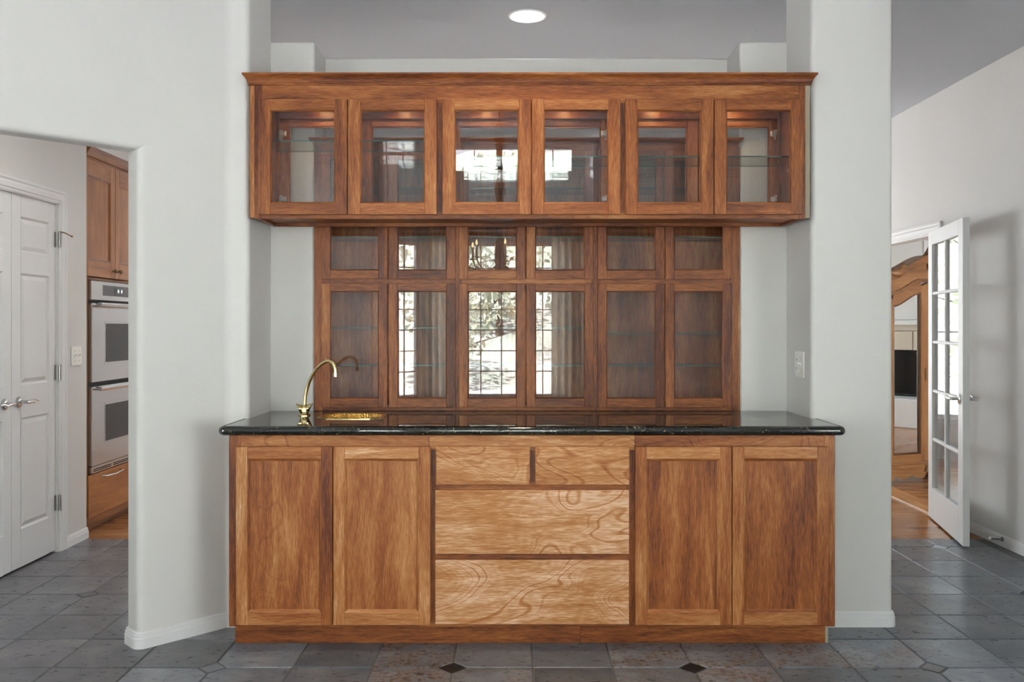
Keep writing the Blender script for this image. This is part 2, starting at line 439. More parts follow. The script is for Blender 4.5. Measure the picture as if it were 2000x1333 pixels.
def outdoors(name, stops, scale, rough=0.9):
    m, nt, b, out = newmat(name); g = N(nt, 'NewGeometry')
    nt.links.new(ramp(nt, noise(nt, g.outputs['Position'], scale, 5, 0.6), stops), b.inputs['Base Color']); b.inputs['Roughness'].default_value = rough
    b.inputs['Specular IOR Level'].default_value = 0.1; return m
M_grass = outdoors('meadow', [(0.35, (0.33, 0.33, 0.33)), (0.5, (0.45, 0.455, 0.46)), (0.65, (0.56, 0.565, 0.575))], 0.5)
M_hill = outdoors('green_hill', [(0.35, (0.30, 0.33, 0.27)), (0.5, (0.40, 0.42, 0.39)), (0.68, (0.50, 0.51, 0.51))], 0.25)
M_leaf = outdoors('leaves', [(0.3, (0.24, 0.27, 0.17)), (0.5, (0.45, 0.48, 0.37)), (0.7, (0.66, 0.66, 0.58))], 2.0)
M_bark = outdoors('bark', [(0.35, (0.05, 0.04, 0.03)), (0.65, (0.13, 0.10, 0.08))], 12.0)

# ------------------------------------------------------------------ setting: floor
P = 0.307; KX0 = 0.0795; RY0 = 3.367; D_END = 5.405; GAP = 0.0035; CUT = 0.05
fl = MB(); fl.box(-3.6, 3.06, -3.1, D_END, -0.12, -0.004)
floor = fl.build('floor', M_grout, kind='structure', label='slate tile floor with small black diamond insets')
def is_dia(k, j): return k % 3 == 2 and j % 3 == 0
tile_mesh = {}
def tile_poly(k, j, ytrim=None):
    x0, x1, y0, y1 = GAP, P - GAP, GAP, P - GAP
    if ytrim: y1 = min(y1, ytrim - GAP)
    c = CUT + GAP * 1.2
    pts = []
    pts += [(x0 + c, y0), (x0, y0 + c)][::-1] if is_dia(k, j) else [(x0, y0)]
    pts += [(x1 - c, y0), (x1, y0 + c)] if is_dia(k + 1, j) else [(x1, y0)]
    pts += [(x1, y1 - c), (x1 - c, y1)] if is_dia(k + 1, j + 1) and not ytrim else [(x1, y1)]
    pts += [(x0 + c, y1), (x0, y1 - c)] if is_dia(k, j + 1) and not ytrim else [(x0, y1)]
    return pts
def tile_obj(k, j, ytrim=None):
    key = (is_dia(k, j), is_dia(k + 1, j), is_dia(k, j + 1), is_dia(k + 1, j + 1), bool(ytrim))
    if key not in tile_mesh:
        q = MB(); pts = tile_poly(k, j, ytrim); n = len(pts)
        cxm = sum(p[0] for p in pts) / n; cym = sum(p[1] for p in pts) / n
        inn = [(p[0] + (cxm - p[0]) * 0.018, p[1] + (cym - p[1]) * 0.018) for p in pts]
        vs = [(p[0], p[1], -0.012) for p in pts] + [(p[0], p[1], -0.0022) for p in pts] + [(p[0], p[1], 0.0) for p in inn]
        fs = [[i, (i + 1) % n, n + (i + 1) % n, n + i] for i in range(n)] + [[n + i, n + (i + 1) % n, 2 * n + (i + 1) % n, 2 * n + i] for i in range(n)]
        fs.append([2 * n + i for i in range(n)])
        q.add(vs, fs); o = q.build('tile', M_slate, floor); tile_mesh[key] = o.data
    else:
        o = bpy.data.objects.new('tile', tile_mesh[key]); COL.objects.link(o); o.parent = floor
    o.location = (KX0 + k * P, RY0 + j * P, random.uniform(-0.0006, 0.0))
    r = random.random()
    X = KX0 + (k + .5) * P
    g_ = 0.75 if X < -1.3 else (0.25 if X > 1.2 else 0.4)
    o.color = (0.08 * random.random(), min(1, max(0, g_ + random.uniform(-.25, .25))), random.uniform(0.42, 0.60), 1)
    return o
def in_view(k, j):
    X = KX0 + (k + .5) * P; Y = RY0 + (j + .5) * P
    if Y < 3.72: return abs(X) < 2.55
    if Y < 3.95 and (X > 1.1 or X < -1.0): return True
    return -2.75 < X < -1.45 or 1.5 < X < 2.95
special = {(-2, 0): (1.0, .5, .52), (-2, -1): (0.9, .5, .6), (0, 0): (.2, .5, .5), (1, 0): (.9, .55, .58), (2, 0): (.85, .5, .6), (3, 0): (.9, .45, .6),
           (2, -1): (.8, .5, .72), (1, -1): (.6, .6, .5), (0, -1): (.2, 1, .36), (-1, 0): (.35, .35, .52), (-1, -1): (.5, .5, .6), (-3, 0): (.0, .25, .42), (-3, -1): (.05, .3, .5),
           (4, 0): (.55, .3, .72), (4, -1): (.1, .1, .42), (5, -1): (.1, .75, .72), (5, 0): (.1, .3, .55), (-4, 0): (.1, .15, .70), (-5, -1): (.15, .2, .72), (-4, -1): (.1, .1, .62), (3, -1): (.1, .1, .42)}
for j in range(-1, 7):
    for k in range(-11, 10):
        if not in_view(k, j): continue
        trim = D_END - (RY0 + 6 * P) if j == 6 else None
        o = tile_obj(k, j, trim)
        if (k, j) in special: r_, g_, b_ = special[(k, j)]; o.color = (r_ * .9, g_ * .45, b_ * 1.12, 1)
# the rest of the room's tiles (only mirrored or out of frame)
rest = MB()
for j in range(-21, -1):
    for k in range(-12, 10):
        pts = [(p[0] + KX0 + k * P, p[1] + RY0 + j * P) for p in tile_poly(k, j)]
        if max(p[0] for p in pts) > 3.0: continue
        rest.prism(pts, -0.012, 0.0)
o = rest.build('far_tiles', M_slate, floor, kind='stuff'); o.color = (0.15, 0.5, 0.5, 1)
for j in range(-6, 9, 3):
    for k in range(-10, 9, 3):
        X, Y = KX0 + k * P, RY0 + j * P
        if j >= 0 and not (Y < 3.72 or X < -1.45 or X > 1.5): continue
        if Y > 5.3 or X > 2.85: continue
        q = MB(); h = CUT - GAP * 0.6
        q.prism([(X - h, Y), (X, Y - h), (X + h, Y), (X, Y + h)], -0.012, -0.0005)
        o = q.build('tile_inset', M_inset if abs(X) < 0.9 else M_slate, floor)
        o.color = {(8, 6): (0, .1, 1.6), (-4, 0): (0, .1, .6), (5, 0): (.2, .9, .42)}.get((k, j), (0, .5, .4)) + (1,)
        if (k, j) == (8, 6): o['label'] = 'pale blue grey diamond inset'
        elif abs(X) < .9: o['label'] = 'black diamond inset'

# wood floors beyond
wf = MB(); wf.box(-3.6, 8.2, D_END, 9.5, -0.12, -0.013)
wf.box(3.02, 8.2, 2.8, D_END, -0.12, -0.013)
wfloor = wf.build('floor', M_dark, kind='structure', label='reddish brown strip wood floor beyond the slate')
bd = MB(); y = D_END + 0.001
def boards(x0, x1, y0, y1, wd=0.083):
    y = y0
    while y < y1:
        x = x0 - random.uniform(0, 1.0)
        while x < x1:
            L = random.uniform(0.7, 1.5); a, b2 = max(x, x0), min(x + L, x1)
            if b2 - a > 0.02:
                bd.box(a + .0006, b2 - .0006, y + .0006, min(y + wd, y1) - .0006, -0.013, random.uniform(-0.0006, 0.0), grain='x', tone=random.uniform(-.12, .14))
            x += L
        y += wd
boards(-3.3, 2.90, D_END, 8.98); boards(3.07, 7.7, 3.0, 9.2)
bd.build('floorboards', M_floorwood, wfloor, kind='stuff')
th = MB(); th.box(2.90, 3.075, 6.03, 7.6, -0.01, 0.010, c=.0015, grain='y', tone=.2)
th.build('trim_1', M_floorwood, kind='structure', label='pale wood threshold under the right doorway')

# ------------------------------------------------------------------ setting: ceilings and walls
HI, LO = 3.6, 2.91
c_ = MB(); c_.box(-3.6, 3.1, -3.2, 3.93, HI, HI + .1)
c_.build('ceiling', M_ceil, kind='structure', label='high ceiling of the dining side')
c_ = MB(); c_.box(-3.6, 3.02, 3.83, 11.6, LO, LO + .1); c_.box(3.02, 8.2, 2.8, 11.6, LO, LO + .1)  # runs on past the far wall as an added eave against the sun
c_.build('ceiling', M_ceil, kind='structure', label='grey flat ceiling above the cabinets, with an added eave outside')
q = MB(); q.box(-3.6, 3.1, 3.84, 3.93, LO + .1, HI); q.build('wall_header', M_wall, kind='structure')

def holed(mb, u0, u1, z0, z1, holes, fn, t):
    us = sorted({u0, u1, *[h[0] for h in holes], *[h[1] for h in holes]}); zs = sorted({z0, z1, *[h[2] for h in holes], *[h[3] for h in holes]})
    for a, b2 in zip(us, us[1:]):
        run = None
        for c, d in zip(zs, zs[1:]):
            hole = any(h[0] <= a and b2 <= h[1] and h[2] <= c and d <= h[3] for h in holes)
            if not hole:
                if run: run[1] = d
                else: run = [c, d]
            if hole and run: fn(mb, a, b2, run[0], run[1], t); run = None
        if run: fn(mb, a, b2, run[0], run[1], t)
def along_x(y):
    return lambda mb, a, b2, c, d, t: mb.box(a, b2, min(y, y + t), max(y, y + t), c, d)
def along_y(x):
    return lambda mb, a, b2, c, d, t: mb.box(min(x, x + t), max(x, x + t), a, b2, c, d)

# left: pier, 45 degree wall with the opening
J = 0.2737; s2 = math.sqrt(.5); TH = 0.115
ax, ay = -1.239, 3.83
E = (ax - J, ay - J); Eb = (E[0] - TH * s2, E[1] + TH * s2)
PL, PR = -1.147, 1.305
pier = arc_poly([(PL, ay, .022), (PL, 4.178), (PL - .12, 4.178), (ax - .115, 3.95), (Eb[0], Eb[1], .02), (E[0], E[1], .028), (ax, ay, .05)])
q = MB(); q.prism(pier, 0, HI); q.build('wall_left', M_wall, kind='structure', smooth=25, recalc=True, label='left pier and the angled wall beside the cabinets')
q = MB()
T2 = 1.33
def p45(t, off): return (ax - t - off * s2, ay - t + off * s2)
hd = arc_poly([(-.0006, 2.028, .022), (TH, 2.028, .022), (TH, HI), (-.0006, HI)])
vs = []
for t in (J - .05, T2):
    for (o_, z) in hd: x_, y_ = p45(t, o_); vs.append((x_, y_, z))
n = len(hd); fs = [[i, (i + 1) % n, n + (i + 1) % n, n + i] for i in range(n)] + [list(range(n))[::-1], [n + i for i in range(n)]]
q.add(vs, fs)
a0 = p45(T2, 0); b0 = p45(T2, TH); a1 = p45(2.25, 0); b1 = p45(2.25, TH)
q.prism([a0, a1, b1, b0], 0, HI)
q.build('wall_angled', M_wall, kind='structure', smooth=25, recalc=True, label='angled wall over the left opening')
q = MB(); holed(q, -2.45, 1.62, 0, HI, [(-1.6, .6, .3, 2.4)], along_y(-3.44), -.12)
q.build('wall_left_side', M_wall, kind='structure')
# right pier
q = MB(); q.prism(arc_poly([(PR, ay, .022), (1.66, ay, .018), (1.66, 4.178), (PR, 4.178)]), 0, LO)
q.build('wall_right', M_wall, kind='structure', smooth=25, recalc=True, label='right pier beside the cabinets')
# low wall behind the cabinets with its recess
WB, RB = 4.178, 4.425; RL, RR = -.939, 1.083; TOP = 2.662
for i, (x0, x1, y0, lab) in enumerate(((PL - .12, RL, WB, 'left return of the low wall behind the cabinets'), (RL - .02, RR + .02, RB, 'recessed low wall behind the hutch'), (RR, 1.66, WB, 'right return of the low wall behind the cabinets'))):
    q = MB(); q.box(x0, x1, y0, 4.55 - (.0006 if i == 1 else 0), 0, TOP - (.0005 if i == 1 else 0))
    o = q.build('wall_back', M_wall, kind='structure', smooth=35, label=lab)
    bv = o.modifiers.new('b', 'BEVEL'); bv.width = .012; bv.segments = 3; bv.limit_method = 'ANGLE'
# hall wall with the closet doors, kitchen shell
HX = -2.63; CY0, CY1, CZ = 4.183, 5.093, 2.02
q = MB(); holed(q, 2.35, 5.43, 0, HI, [(CY0, CY1, 0, CZ)], along_y(HX), -.12); q.box(-3.4, HX - .12, 5.31, 5.43, 0, LO)
q.box(HX - .62, HX - .6, 3.9, 5.31, 0, LO); q.box(HX - .6, HX - .12, 3.9, 3.95, 0, LO)
q.build('wall_hall', M_wall, kind='structure', label='hall wall around the white closet doors')
q = MB(); holed(q, 5.43, 9.1, 0, LO, [(6.7, 8.8, .5, 2.45)], along_y(-3.32), -.1); q.build('wall_kitchen', M_wall, kind='structure')
q = MB(); holed(q, -3.42, 3.02, 0, LO, [(1.2, 2.88, .4, 2.3)], along_x(9.0), .1)
q.build('wall_far', M_wall, kind='structure')
RX = 2.92
q = MB(); holed(q, -2.66, 9.1, 0, HI, [(6.03, 7.6, 0, 1.95), (-1.6, .8, .3, 2.4)], along_y(RX), .1)
q.build('wall_right_side', M_wall, kind='structure', label='grey wall behind the open glazed door')
# living room
q = MB(); q.box(7.7, 7.8, 2.9, 9.3, 0, LO); q.build('wall_living', M_wall, kind='structure')
q = MB(); q.box(3.02, 7.7, 9.2, 9.3, 0, LO); q.build('wall_living_far', M_wall, kind='structure')
q = MB(); holed(q, 3.02, 7.8, 0, LO, [(3.6, 7.2, .3, 2.4)], along_x(3.0), -.1)
q.build('wall_living_near', M_wall, kind='structure')
q = MB(); q.box(4.3, 4.42, 9.17, 9.2, 0, 2.2); q.build('trim_2', M_trim, kind='structure')
# dining bay behind the camera
q = MB()
holed(q, -1.1, .8, 0, HI, [(-1.04, .74, .4, 2.37), (-1.05, .75, 3.13, 3.46)], along_x(-2.9), -.1)
q.box(-3.56, -1.72, -2.45, -2.35, 0, HI); q.box(1.12, 3.02, -2.65, -2.55, 0, HI)
def slant(A, B):
    A = Vector(A); B = Vector(B); d = (B - A).normalized(); nn = Vector((-d.y, d.x)); L = (B - A).length
    M = Matrix(((d.x, nn.x, 0, A.x), (d.y, nn.y, 0, A.y), (0, 0, 1, 0), (0, 0, 0, 1)))
    return M, L
for A, B in (((-1.1, -2.9), (-1.75, -2.35)), ((1.15, -2.55), (.8, -2.9))):
    M, L = slant(A, B); h = [(0.10, L - .12, .4, 2.37)]
    holed(q, 0, L, 0, HI, h, lambda mb, a, b2, c, d, t: mb.box(a, b2, 0, .1, c, d, M=M), .1)
q.build('wall_bay', M_wall, kind='structure')

def window(idx, M, L, z0, z1, cols, zs, inset=.04):
    """frame, grille and one sheet of glass in local (u along, v outwards, z)"""
    f = MB(); fw = .035
    for (a, b2, c, d) in ((0, fw, z0, z1), (L - fw, L, z0, z1), (fw, L - fw, z0, z0 + fw), (fw, L - fw, z1 - fw, z1)):
        f.box(a, b2, .02, .08, c, d, c=.003, M=M)
    for (a, b2, c, d) in ((-.06, 0, z0 - .06, z1 + .06), (L, L + .06, z0 - .06, z1 + .06), (0, L, z1, z1 + .06), (0, L, z0 - .06, z0)):
        f.box(a, b2, -.018, 0, c, d, c=.004, M=M)
    o = f.build('window_%d' % idx, M_trim, kind='structure', recalc=True)
    g = MB()
    for u in cols: g.box(u - .0065, u + .0065, .042, .054, z0 + fw, z1 - fw, M=M)
    for z in zs: g.box(fw, L - fw, .043, .053, z - .0065, z + .0065, M=M)
    if cols or zs: g.build('grille', M_grille, o, recalc=True)
    p = MB(); p.box(fw, L - fw, .055, .059, z0 + fw, z1 - fw, M=M); p.build('pane', M_glass, o, recalc=True)
    return o
ZS = [.728, .991, 1.256, 1.518, 1.78, 2.05]
def MX(x, y, s=1):   # outwards = -y for s=-1
    return Matrix(((1, 0, 0, x), (0, s, 0, y), (0, 0, 1, 0), (0, 0, 0, 1)))
window(1, MX(-1.04, -2.9, -1), 1.78, .4, 2.37, [.11, .375, .64, .905, 1.17, 1.435, 1.70], ZS)
window(2, MX(-1.05, -2.9, -1), 1.8, 3.13, 3.46, [.26, .6, .9, 1.2, 1.54], [])
for i, (A, B) in enumerate((((-1.1, -2.9), (-1.75, -2.35)), ((1.15, -2.55), (.8, -2.9)))):
    M, L = slant(A, B); M = M @ Matrix.Translation((.10, 0, 0)); window(3 + i, M, L - .22, .4, 2.37, [.2, .44][:1 if i else 2], ZS)
MYL = Matrix(((0, -1, 0, -3.44), (1, 0, 0, -1.6), (0, 0, 1, 0), (0, 0, 0, 1))); window(5, MYL, 2.2, .3, 2.4, [.73, 1.47], [1.0, 1.7])  # unseen window, added for side light
MYR = Matrix(((0, 1, 0, RX), (1, 0, 0, -1.6), (0, 0, 1, 0), (0, 0, 0, 1))); window(6, MYR, 2.4, .3, 2.4, [.8, 1.6], [1.0, 1.7])  # second added window opposite, also unseen, for side light
window(7, MX(1.2, 9.0), 1.68, .4, 2.3, [.84], [1.25])
window(9, Matrix(((0, -1, 0, -3.32), (1, 0, 0, 6.7), (0, 0, 1, 0), (0, 0, 0, 1))), 2.1, .5, 2.45, [.7, 1.4], [1.2])
window(8, MX(3.6, 3.0, -1), 3.6, .3, 2.4, [1.2, 2.4], [])  # unseen window added to light the living room

# baseboards and casings
BB = [(0, 0), (.015, 0), (.015, .040), (.0125, .044), (.0125, .052), (.009, .055), (.009, .061), (.005, .066), (0, .066)]
def offs(poly): return poly
q = MB()
pl = arc_poly([(0, 0), (ax, ay, .03), (E[0], E[1], .028), (Eb[0], Eb[1], .02), (9, 9)])
path = [(PL - .0, ay)] + [p for p in pl if p not in ((0, 0), (9, 9))] + [(Eb[0] + .12, Eb[1] + .12)]
path = [p for p in arc_poly([(PL, ay), (ax, ay, .03), (E[0], E[1], .028), (Eb[0], Eb[1], .02), (ax - .115, 3.95)])]
q.mould(path[::-1], [(o_, h) for o_, h in BB]) if False else q.mould(path, [(-o_, h) for o_, h in BB])
q.build('baseboard_left', M_trim, kind='structure', recalc=True, smooth=30)
q = MB(); path = arc_poly([(PR, ay), (1.66, ay, .018), (1.66, 4.17)])
q.mould(path, BB); q.build('baseboard_right', M_trim, kind='structure', recalc=True, smooth=30)
q = MB(); q.mould([(HX, 5.43), (HX, 5.165)][::-1], BB); q.mould([(HX, 4.11), (HX, 2.5)][::-1], BB)
q.mould([(HX - .12, 5.43), (HX, 5.43)][::-1], BB)
q.build('baseboard_hall', M_trim, kind='structure', recalc=True)
q = MB(); q.mould([(RX, -2.3), (RX, 5.953)], [(-o_, h) for o_, h in BB]); q.build('baseboard_right_side', M_trim, kind='structure', recalc=True)

CAS = [(0, 0), (.072, 0), (.072, .018), (.060, .018), (.052, .013), (.040, .016), (.018, .013), (.012, .007), (0, .007)]
q = MB(); q.mould([(CY0, 0), (CY0, CZ), (CY1, CZ), (CY1, 0)], [(-o_, h) for o_, h in CAS], frame=lambda a, b2, h: (HX + h, a, b2))
for (a, b2, c, d) in ((CY0 - .0, CY0 + .004, 0, CZ), (CY1 - .004, CY1, 0, CZ), (CY0, CY1, CZ - .006, CZ)):
    q.box(HX - .11, HX, a, b2, c, d)
q.build('trim_3', M_trim, kind='structure', recalc=True, label='moulded white casing round the closet doors')
q = MB(); q.mould([(6.03, 0), (6.03, 1.95), (7.6, 1.95), (7.6, 0)], [(-o_, h) for o_, h in CAS], frame=lambda a, b2, h: (RX - h, a, b2))
q.box(RX, RX + .1, 6.03, 6.04, 0, 1.95); q.box(RX, RX + .1, 7.59, 7.6, 0, 1.95); q.box(RX, RX + .1, 6.04, 7.59, 1.94, 1.95)
q.build('trim_4', M_trim, kind='structure', recalc=True, label='moulded white casing of the right doorway')

# ------------------------------------------------------------------ doors of cabinets
def leaf(parent, x0, x1, z0, z1, y0, y1, sw, rw_t, rw_b, fill, tone=(0, 0, 0), mold=.010, name='door', face=-1, mat=None, ptone=None, pfig=0.0):
    """frame-and-panel leaf between y0 (front) and y1; fill = 'panel' or 'pane'; tone = stile l, stile r, rails"""
    mat = mat or M_wood
    e = empty(name, ((x0 + x1) / 2, (y0 + y1) / 2, z0), parent=parent)
    for i, (a, b2) in enumerate(((x0, x0 + sw), (x1 - sw, x1))):
        q = MB(); q.box(a, b2, y0, y1, z0, z1, c=.0015, grain='z', tone=tone[i] + random.uniform(-.05, .06)); q.build('stile', mat, e)
    for i, (a, b2) in enumerate(((z1 - rw_t, z1), (z0, z0 + rw_b))):
        q = MB(); q.box(x0 + sw, x1 - sw, y0 + .0003, y1, a, b2, c=.0012, grain='x', tone=tone[2] + random.uniform(-.07, .07)); q.build('rail', mat, e)
    X0, X1, Z0, Z1 = x0 + sw, x1 - sw, z0 + rw_b, z1 - rw_t
    dep = (y1 - y0)
    q = MB(); fr = (lambda a, b2, h: (a, y0 + h, b2)) if face < 0 else (lambda a, b2, h: (a, y1 - h, b2))
    q.mould([(X0, Z0), (X1, Z0), (X1, Z1), (X0, Z1)], [(0, .002), (-mold * .35, .003), (-mold * .8, .008), (-mold, .009), (-mold, dep * .7), (0, dep * .7)], closed=True, frame=fr, tone=tone[2] - .04)
    q.build('moulding', mat, e, recalc=True)
    if fill == 'panel':
        q = MB(); q.box(X0 - .004, X1 + .004, y0 + .010, y0 + .016, Z0 - .004, Z1 + .004, grain='z', tone=ptone if ptone is not None else sum(tone) / 3, fig=pfig); q.build('panel', mat, e)
    else:
        ym = y0 + .011 if face < 0 else y1 - .011
        q = MB(); q.box(X0 + mold * .5, X1 - mold * .5, ym - .0015, ym + .0015, Z0 + mold * .5, Z1 - mold * .5); q.build('pane', M_glass, e)
    return e

# ---- base cabinet
FD, DD = 3.545, 3.525
base = empty('base_cabinet', (0.08, 3.83, 0), label='wide wooden base cabinet with four doors and drawers under the black counter', cat='cabinet')
bx0, bx1 = PX(447, FD), PX(1631, FD); bz0, bz1 = PZ(1225, FD), .868
X = lambda p: PX(p, FD); Z = lambda p: PZ(p, FD)
def member(parent, name, x0, x1, z0, z1, y0, y1, grain, tone, fig=0):
    q = MB(); q.box(x0, x1, y0, y1, z0, z1, c=.001, grain=grain, tone=tone, fig=fig); return q.build(name, M_wood, parent)
T0 = .05
member(base, 'frame_stile', bx0, X(470), bz0, bz1, FD, FD + .02, 'z', T0 - .08)
member(base, 'frame_stile', X(1610), bx1, bz0, bz1, FD, FD + .02, 'z', T0 - .02)
for a, b2 in ((836, 855), (1225, 1245)): member(base, 'frame_stile', X(a), X(b2), bz0, Z(874), FD + .0004, FD + .02, 'z', T0 - .10)
member(base, 'frame_stile', X(1031), X(1050), Z(956), Z(874), FD + .0004, FD + .02, 'z', T0 - .08)
for a, b2, t in ((470, 838, .06), (838, 1240, .16), (1240, 1610, -.02)): member(base, 'top_rail', X(a) + .0005, X(b2) - .0005, Z(880), bz1, FD + .0002, FD + .02, 'x', T0 + t, .8)
member(base, 'bottom_rail', X(470), X(1610), bz0, Z(1215), FD + .0002, FD + .02, 'x', T0 - .02)
for a, b2 in ((942, 964), (1078, 1100)): member(base, 'drawer_rail', X(855), X(1225), Z(b2), Z(a), FD + .0003, FD + .02, 'x', T0 - .06)
member(base, 'side_panel', bx0, bx0 + .018, .095, bz1, FD + .02, 3.826, 'z', -.05); member(base, 'side_panel', bx1 - .018, bx1, .095, bz1, FD + .02, 3.826, 'z', -.05)
q = MB(); q.box(bx0 + .018, bx1 - .018, FD + .022, 3.826, .095, .115); q.box(bx0 + .018, bx1 - .018, 3.81, 3.826, .115, bz1); q.build('carcass', M_dark, base)
for a, b2 in ((bx0, PX(1134, 3.626) - .0004), (PX(1134, 3.626) + .0004, PX(1612, 3.626))):
    member(base, 'toe_kick', a, b2, .0, .0945, 3.626, 3.645, 'x', -.02)
q = MB(); q.box(PX(1612, 3.626), PX(1618, 3.626), 3.63, 3.82, 0, .0945); q.build('toe_kick_return', M_ply, base)
q = MB(); q.box(bx0, bx0 + .018, 3.645, 3.82, 0, .0945, grain='y', tone=-.1); q.build('toe_kick_return', M_wood, base)
X2 = lambda p: PX(p, DD); Z2 = lambda p: PZ(p, DD)
BD = [(460.7, 649.3, (.17, .11, .11), .07, .3), (650.9, 840.3, (.16, .20, .29), .12, 0), (1240.7, 1429.4, (.12, .14, .15), .04, 0), (1431, 1619, (.09, .08, .07), -.02, 0)]
for a, b2, tn_, pt, pf in BD:
    sw = (482.8 - 460.7) * DD / F; rw = 23.2 * DD / F
    e = leaf(base, X2(a), X2(b2), Z2(1222), Z2(873.5), DD, DD + .0195, sw, rw, 24.5 * DD / F, 'panel', tn_, .011, ptone=pt, pfig=pf)
for a, b2, c, d, t in ((851.3, 1035, 873.2, 947.8, .31), (1045.4, 1229.4, 873.2, 947.8, .30), (849.8, 1229, 958.3, 1083.2, .39), (849.8, 1229, 1095, 1220.8, .41)):
    q = MB(); q.box(X2(a), X2(b2), DD, DD + .0195, Z2(d), Z2(c), c=.0025, grain='x', tone=t, fig=1.0); q.build('drawer', M_wood, base)

# ---- granite counter
CT, CB = .906, .869; R = (CT - CB) / 2
fy = 3.518 + R; lx = PX(425.5, 3.535) + R; rx = PX(1652.5, 3.535) - R
SX0, SX1, SY0, SY1 = -.838, -.580, 3.812, 4.040
q = MB()
prof = [(R * math.cos(t), CB + R + R * math.sin(t)) for t in [math.radians(-90 + 15 * i) for i in range(13)]] + [(-.006, CT), (-.006, CB)]
path = arc_poly([(lx, 3.829), (lx, fy, .012), (rx, fy, .012), (rx, 3.829)])
q.mould(path, prof)
for (x0, x1, y0, y1) in ((lx, rx, fy, SY0), (lx, SX0, SY0, 3.829), (SX1, rx, SY0, 3.829), (PL + .001, SX0, 3.829, SY1), (SX1, PR - .001, 3.829, SY1), (PL + .001, PR - .001, SY1, WB - .001), (RL + .002, RR - .002, WB - .001, RB - .002)):
    q.box(x0, x1, y0, y1, CB, CT)
q.build('countertop', M_granite, recalc=True, smooth=30, label='polished black granite countertop with a rounded edge on the base cabinet', cat='countertop')

# ---- bar sink
sink = empty('bar_sink', (-.709, 3.926, CT), label='small hammered gold bar sink let into the black countertop', cat='sink')
def oct_(g, c): return [(SX0 - g + c, SY0 - g), (SX1 + g - c, SY0 - g), (SX1 + g, SY0 - g + c), (SX1 + g, SY1 + g - c), (SX1 + g - c, SY1 + g), (SX0 - g + c, SY1 + g), (SX0 - g, SY1 + g - c), (SX0 - g, SY0 - g + c)]
def rings(levels):
    q = MB(); vs = []; fs = []
    for pts, z in levels: vs += [(p[0], p[1], z) for p in pts]
    for i in range(len(levels) - 1):
        for j in range(8): fs.append([i * 8 + j, i * 8 + (j + 1) % 8, i * 8 + 8 + (j + 1) % 8, i * 8 + 8 + j])
    return q, vs, fs
q, vs, fs = rings([(oct_(.016, .05), CT + .0002), (oct_(.016, .05), CT + .003), (oct_(.012, .05), CT + .0045), (oct_(.004, .048), CT + .0045), (oct_(-.002, .046), CT + .001)])
q.add(vs, fs); q.build('rim', M_brass, sink, smooth=40)
q, vs, fs = rings([(oct_(-.002, .046), CT + .001), (oct_(-.010, .05), CT - .05), (oct_(-.018, .06), CT - .13), (oct_(-.04, .07), CT - .145)])
fs.append([24 + j for j in range(8)]); q.add(vs, fs); q.build('basin', M_gold, sink, smooth=50)
q = MB(); q.lathe([(.03, 0), (.03, .004), (.012, .005)], (-.709, 3.926, CT - .144), 16); q.build('drain', M_brass, sink)

# ---- brass faucet
FX, FY = PX(594, 3.95), 3.955
fau = empty('faucet', (FX, FY, CT), label='polished brass gooseneck faucet standing beside the gold bar sink', cat='faucet')
q = MB(); q.lathe([(.027, 0), (.027, .004), (.021, .008), (.018, .014), (.016, .022), (.017, .030), (.012, .046), (.0095, .050)], (FX, FY, CT), 24); q.build('body', M_brass, fau, smooth=35)
cps = [(595, 790), (596, 775), (599.5, 760), (605, 745), (612, 732), (621, 720), (631, 711), (641, 705.5), (648, 704.5), (654, 707), (658.5, 713), (660.3, 721), (660.5, 733)]
pts = [(PX(x, 3.955), 3.955 - .12 * max(0, (x - 600) / 60) * .5, PZ(y, 3.955)) for x, y in cps]
q = MB(); q.tube([(PX(594.5, FY), FY, CT + .046)] + pts, .0078, 12); q.build('spout', M_brass, fau, smooth=40)
e_ = pts[-1]; q = MB(); q.lathe([(.0095, .014), (.0102, .006), (.0102, -.004), (.008, -.006)][::-1], e_, 16); q.build('aerator', M_brass, fau, smooth=40)
for sgn, yo in ((-1, -.006), (1, .006)):
    q = MB(); bx, by = FX + sgn * .008, FY + yo
    bot = [(bx - sgn * .006, by - .010, CT + .010), (bx + sgn * .006, by - .012, CT + .010), (bx + sgn * .006, by + .012, CT + .010), (bx - sgn * .006, by + .010, CT + .010)]
    mid = [(bx - sgn * .002, by - .017, CT + .034), (bx + sgn * .016, by - .020, CT + .034), (bx + sgn * .016, by + .020, CT + .034), (bx - sgn * .002, by + .017, CT + .034)]
    top = [(bx + sgn * .006, by - .008, CT + .050), (bx + sgn * .029, by - .010, CT + .055), (bx + sgn * .029, by + .010, CT + .055), (bx + sgn * .006, by + .008, CT + .050)]
    vs = bot + mid + top; fs = [[3, 2, 1, 0], [8, 9, 10, 11]]
    for a in (0, 4): fs += [[a + i, a + (i + 1) % 4, a + 4 + (i + 1) % 4, a + 4 + i] for i in range(4)]
    q.add(vs, fs); o = q.build('handle', M_brass, fau, recalc=True)
    bv = o.modifiers.new('b', 'BEVEL'); bv.width = .003; bv.segments = 2

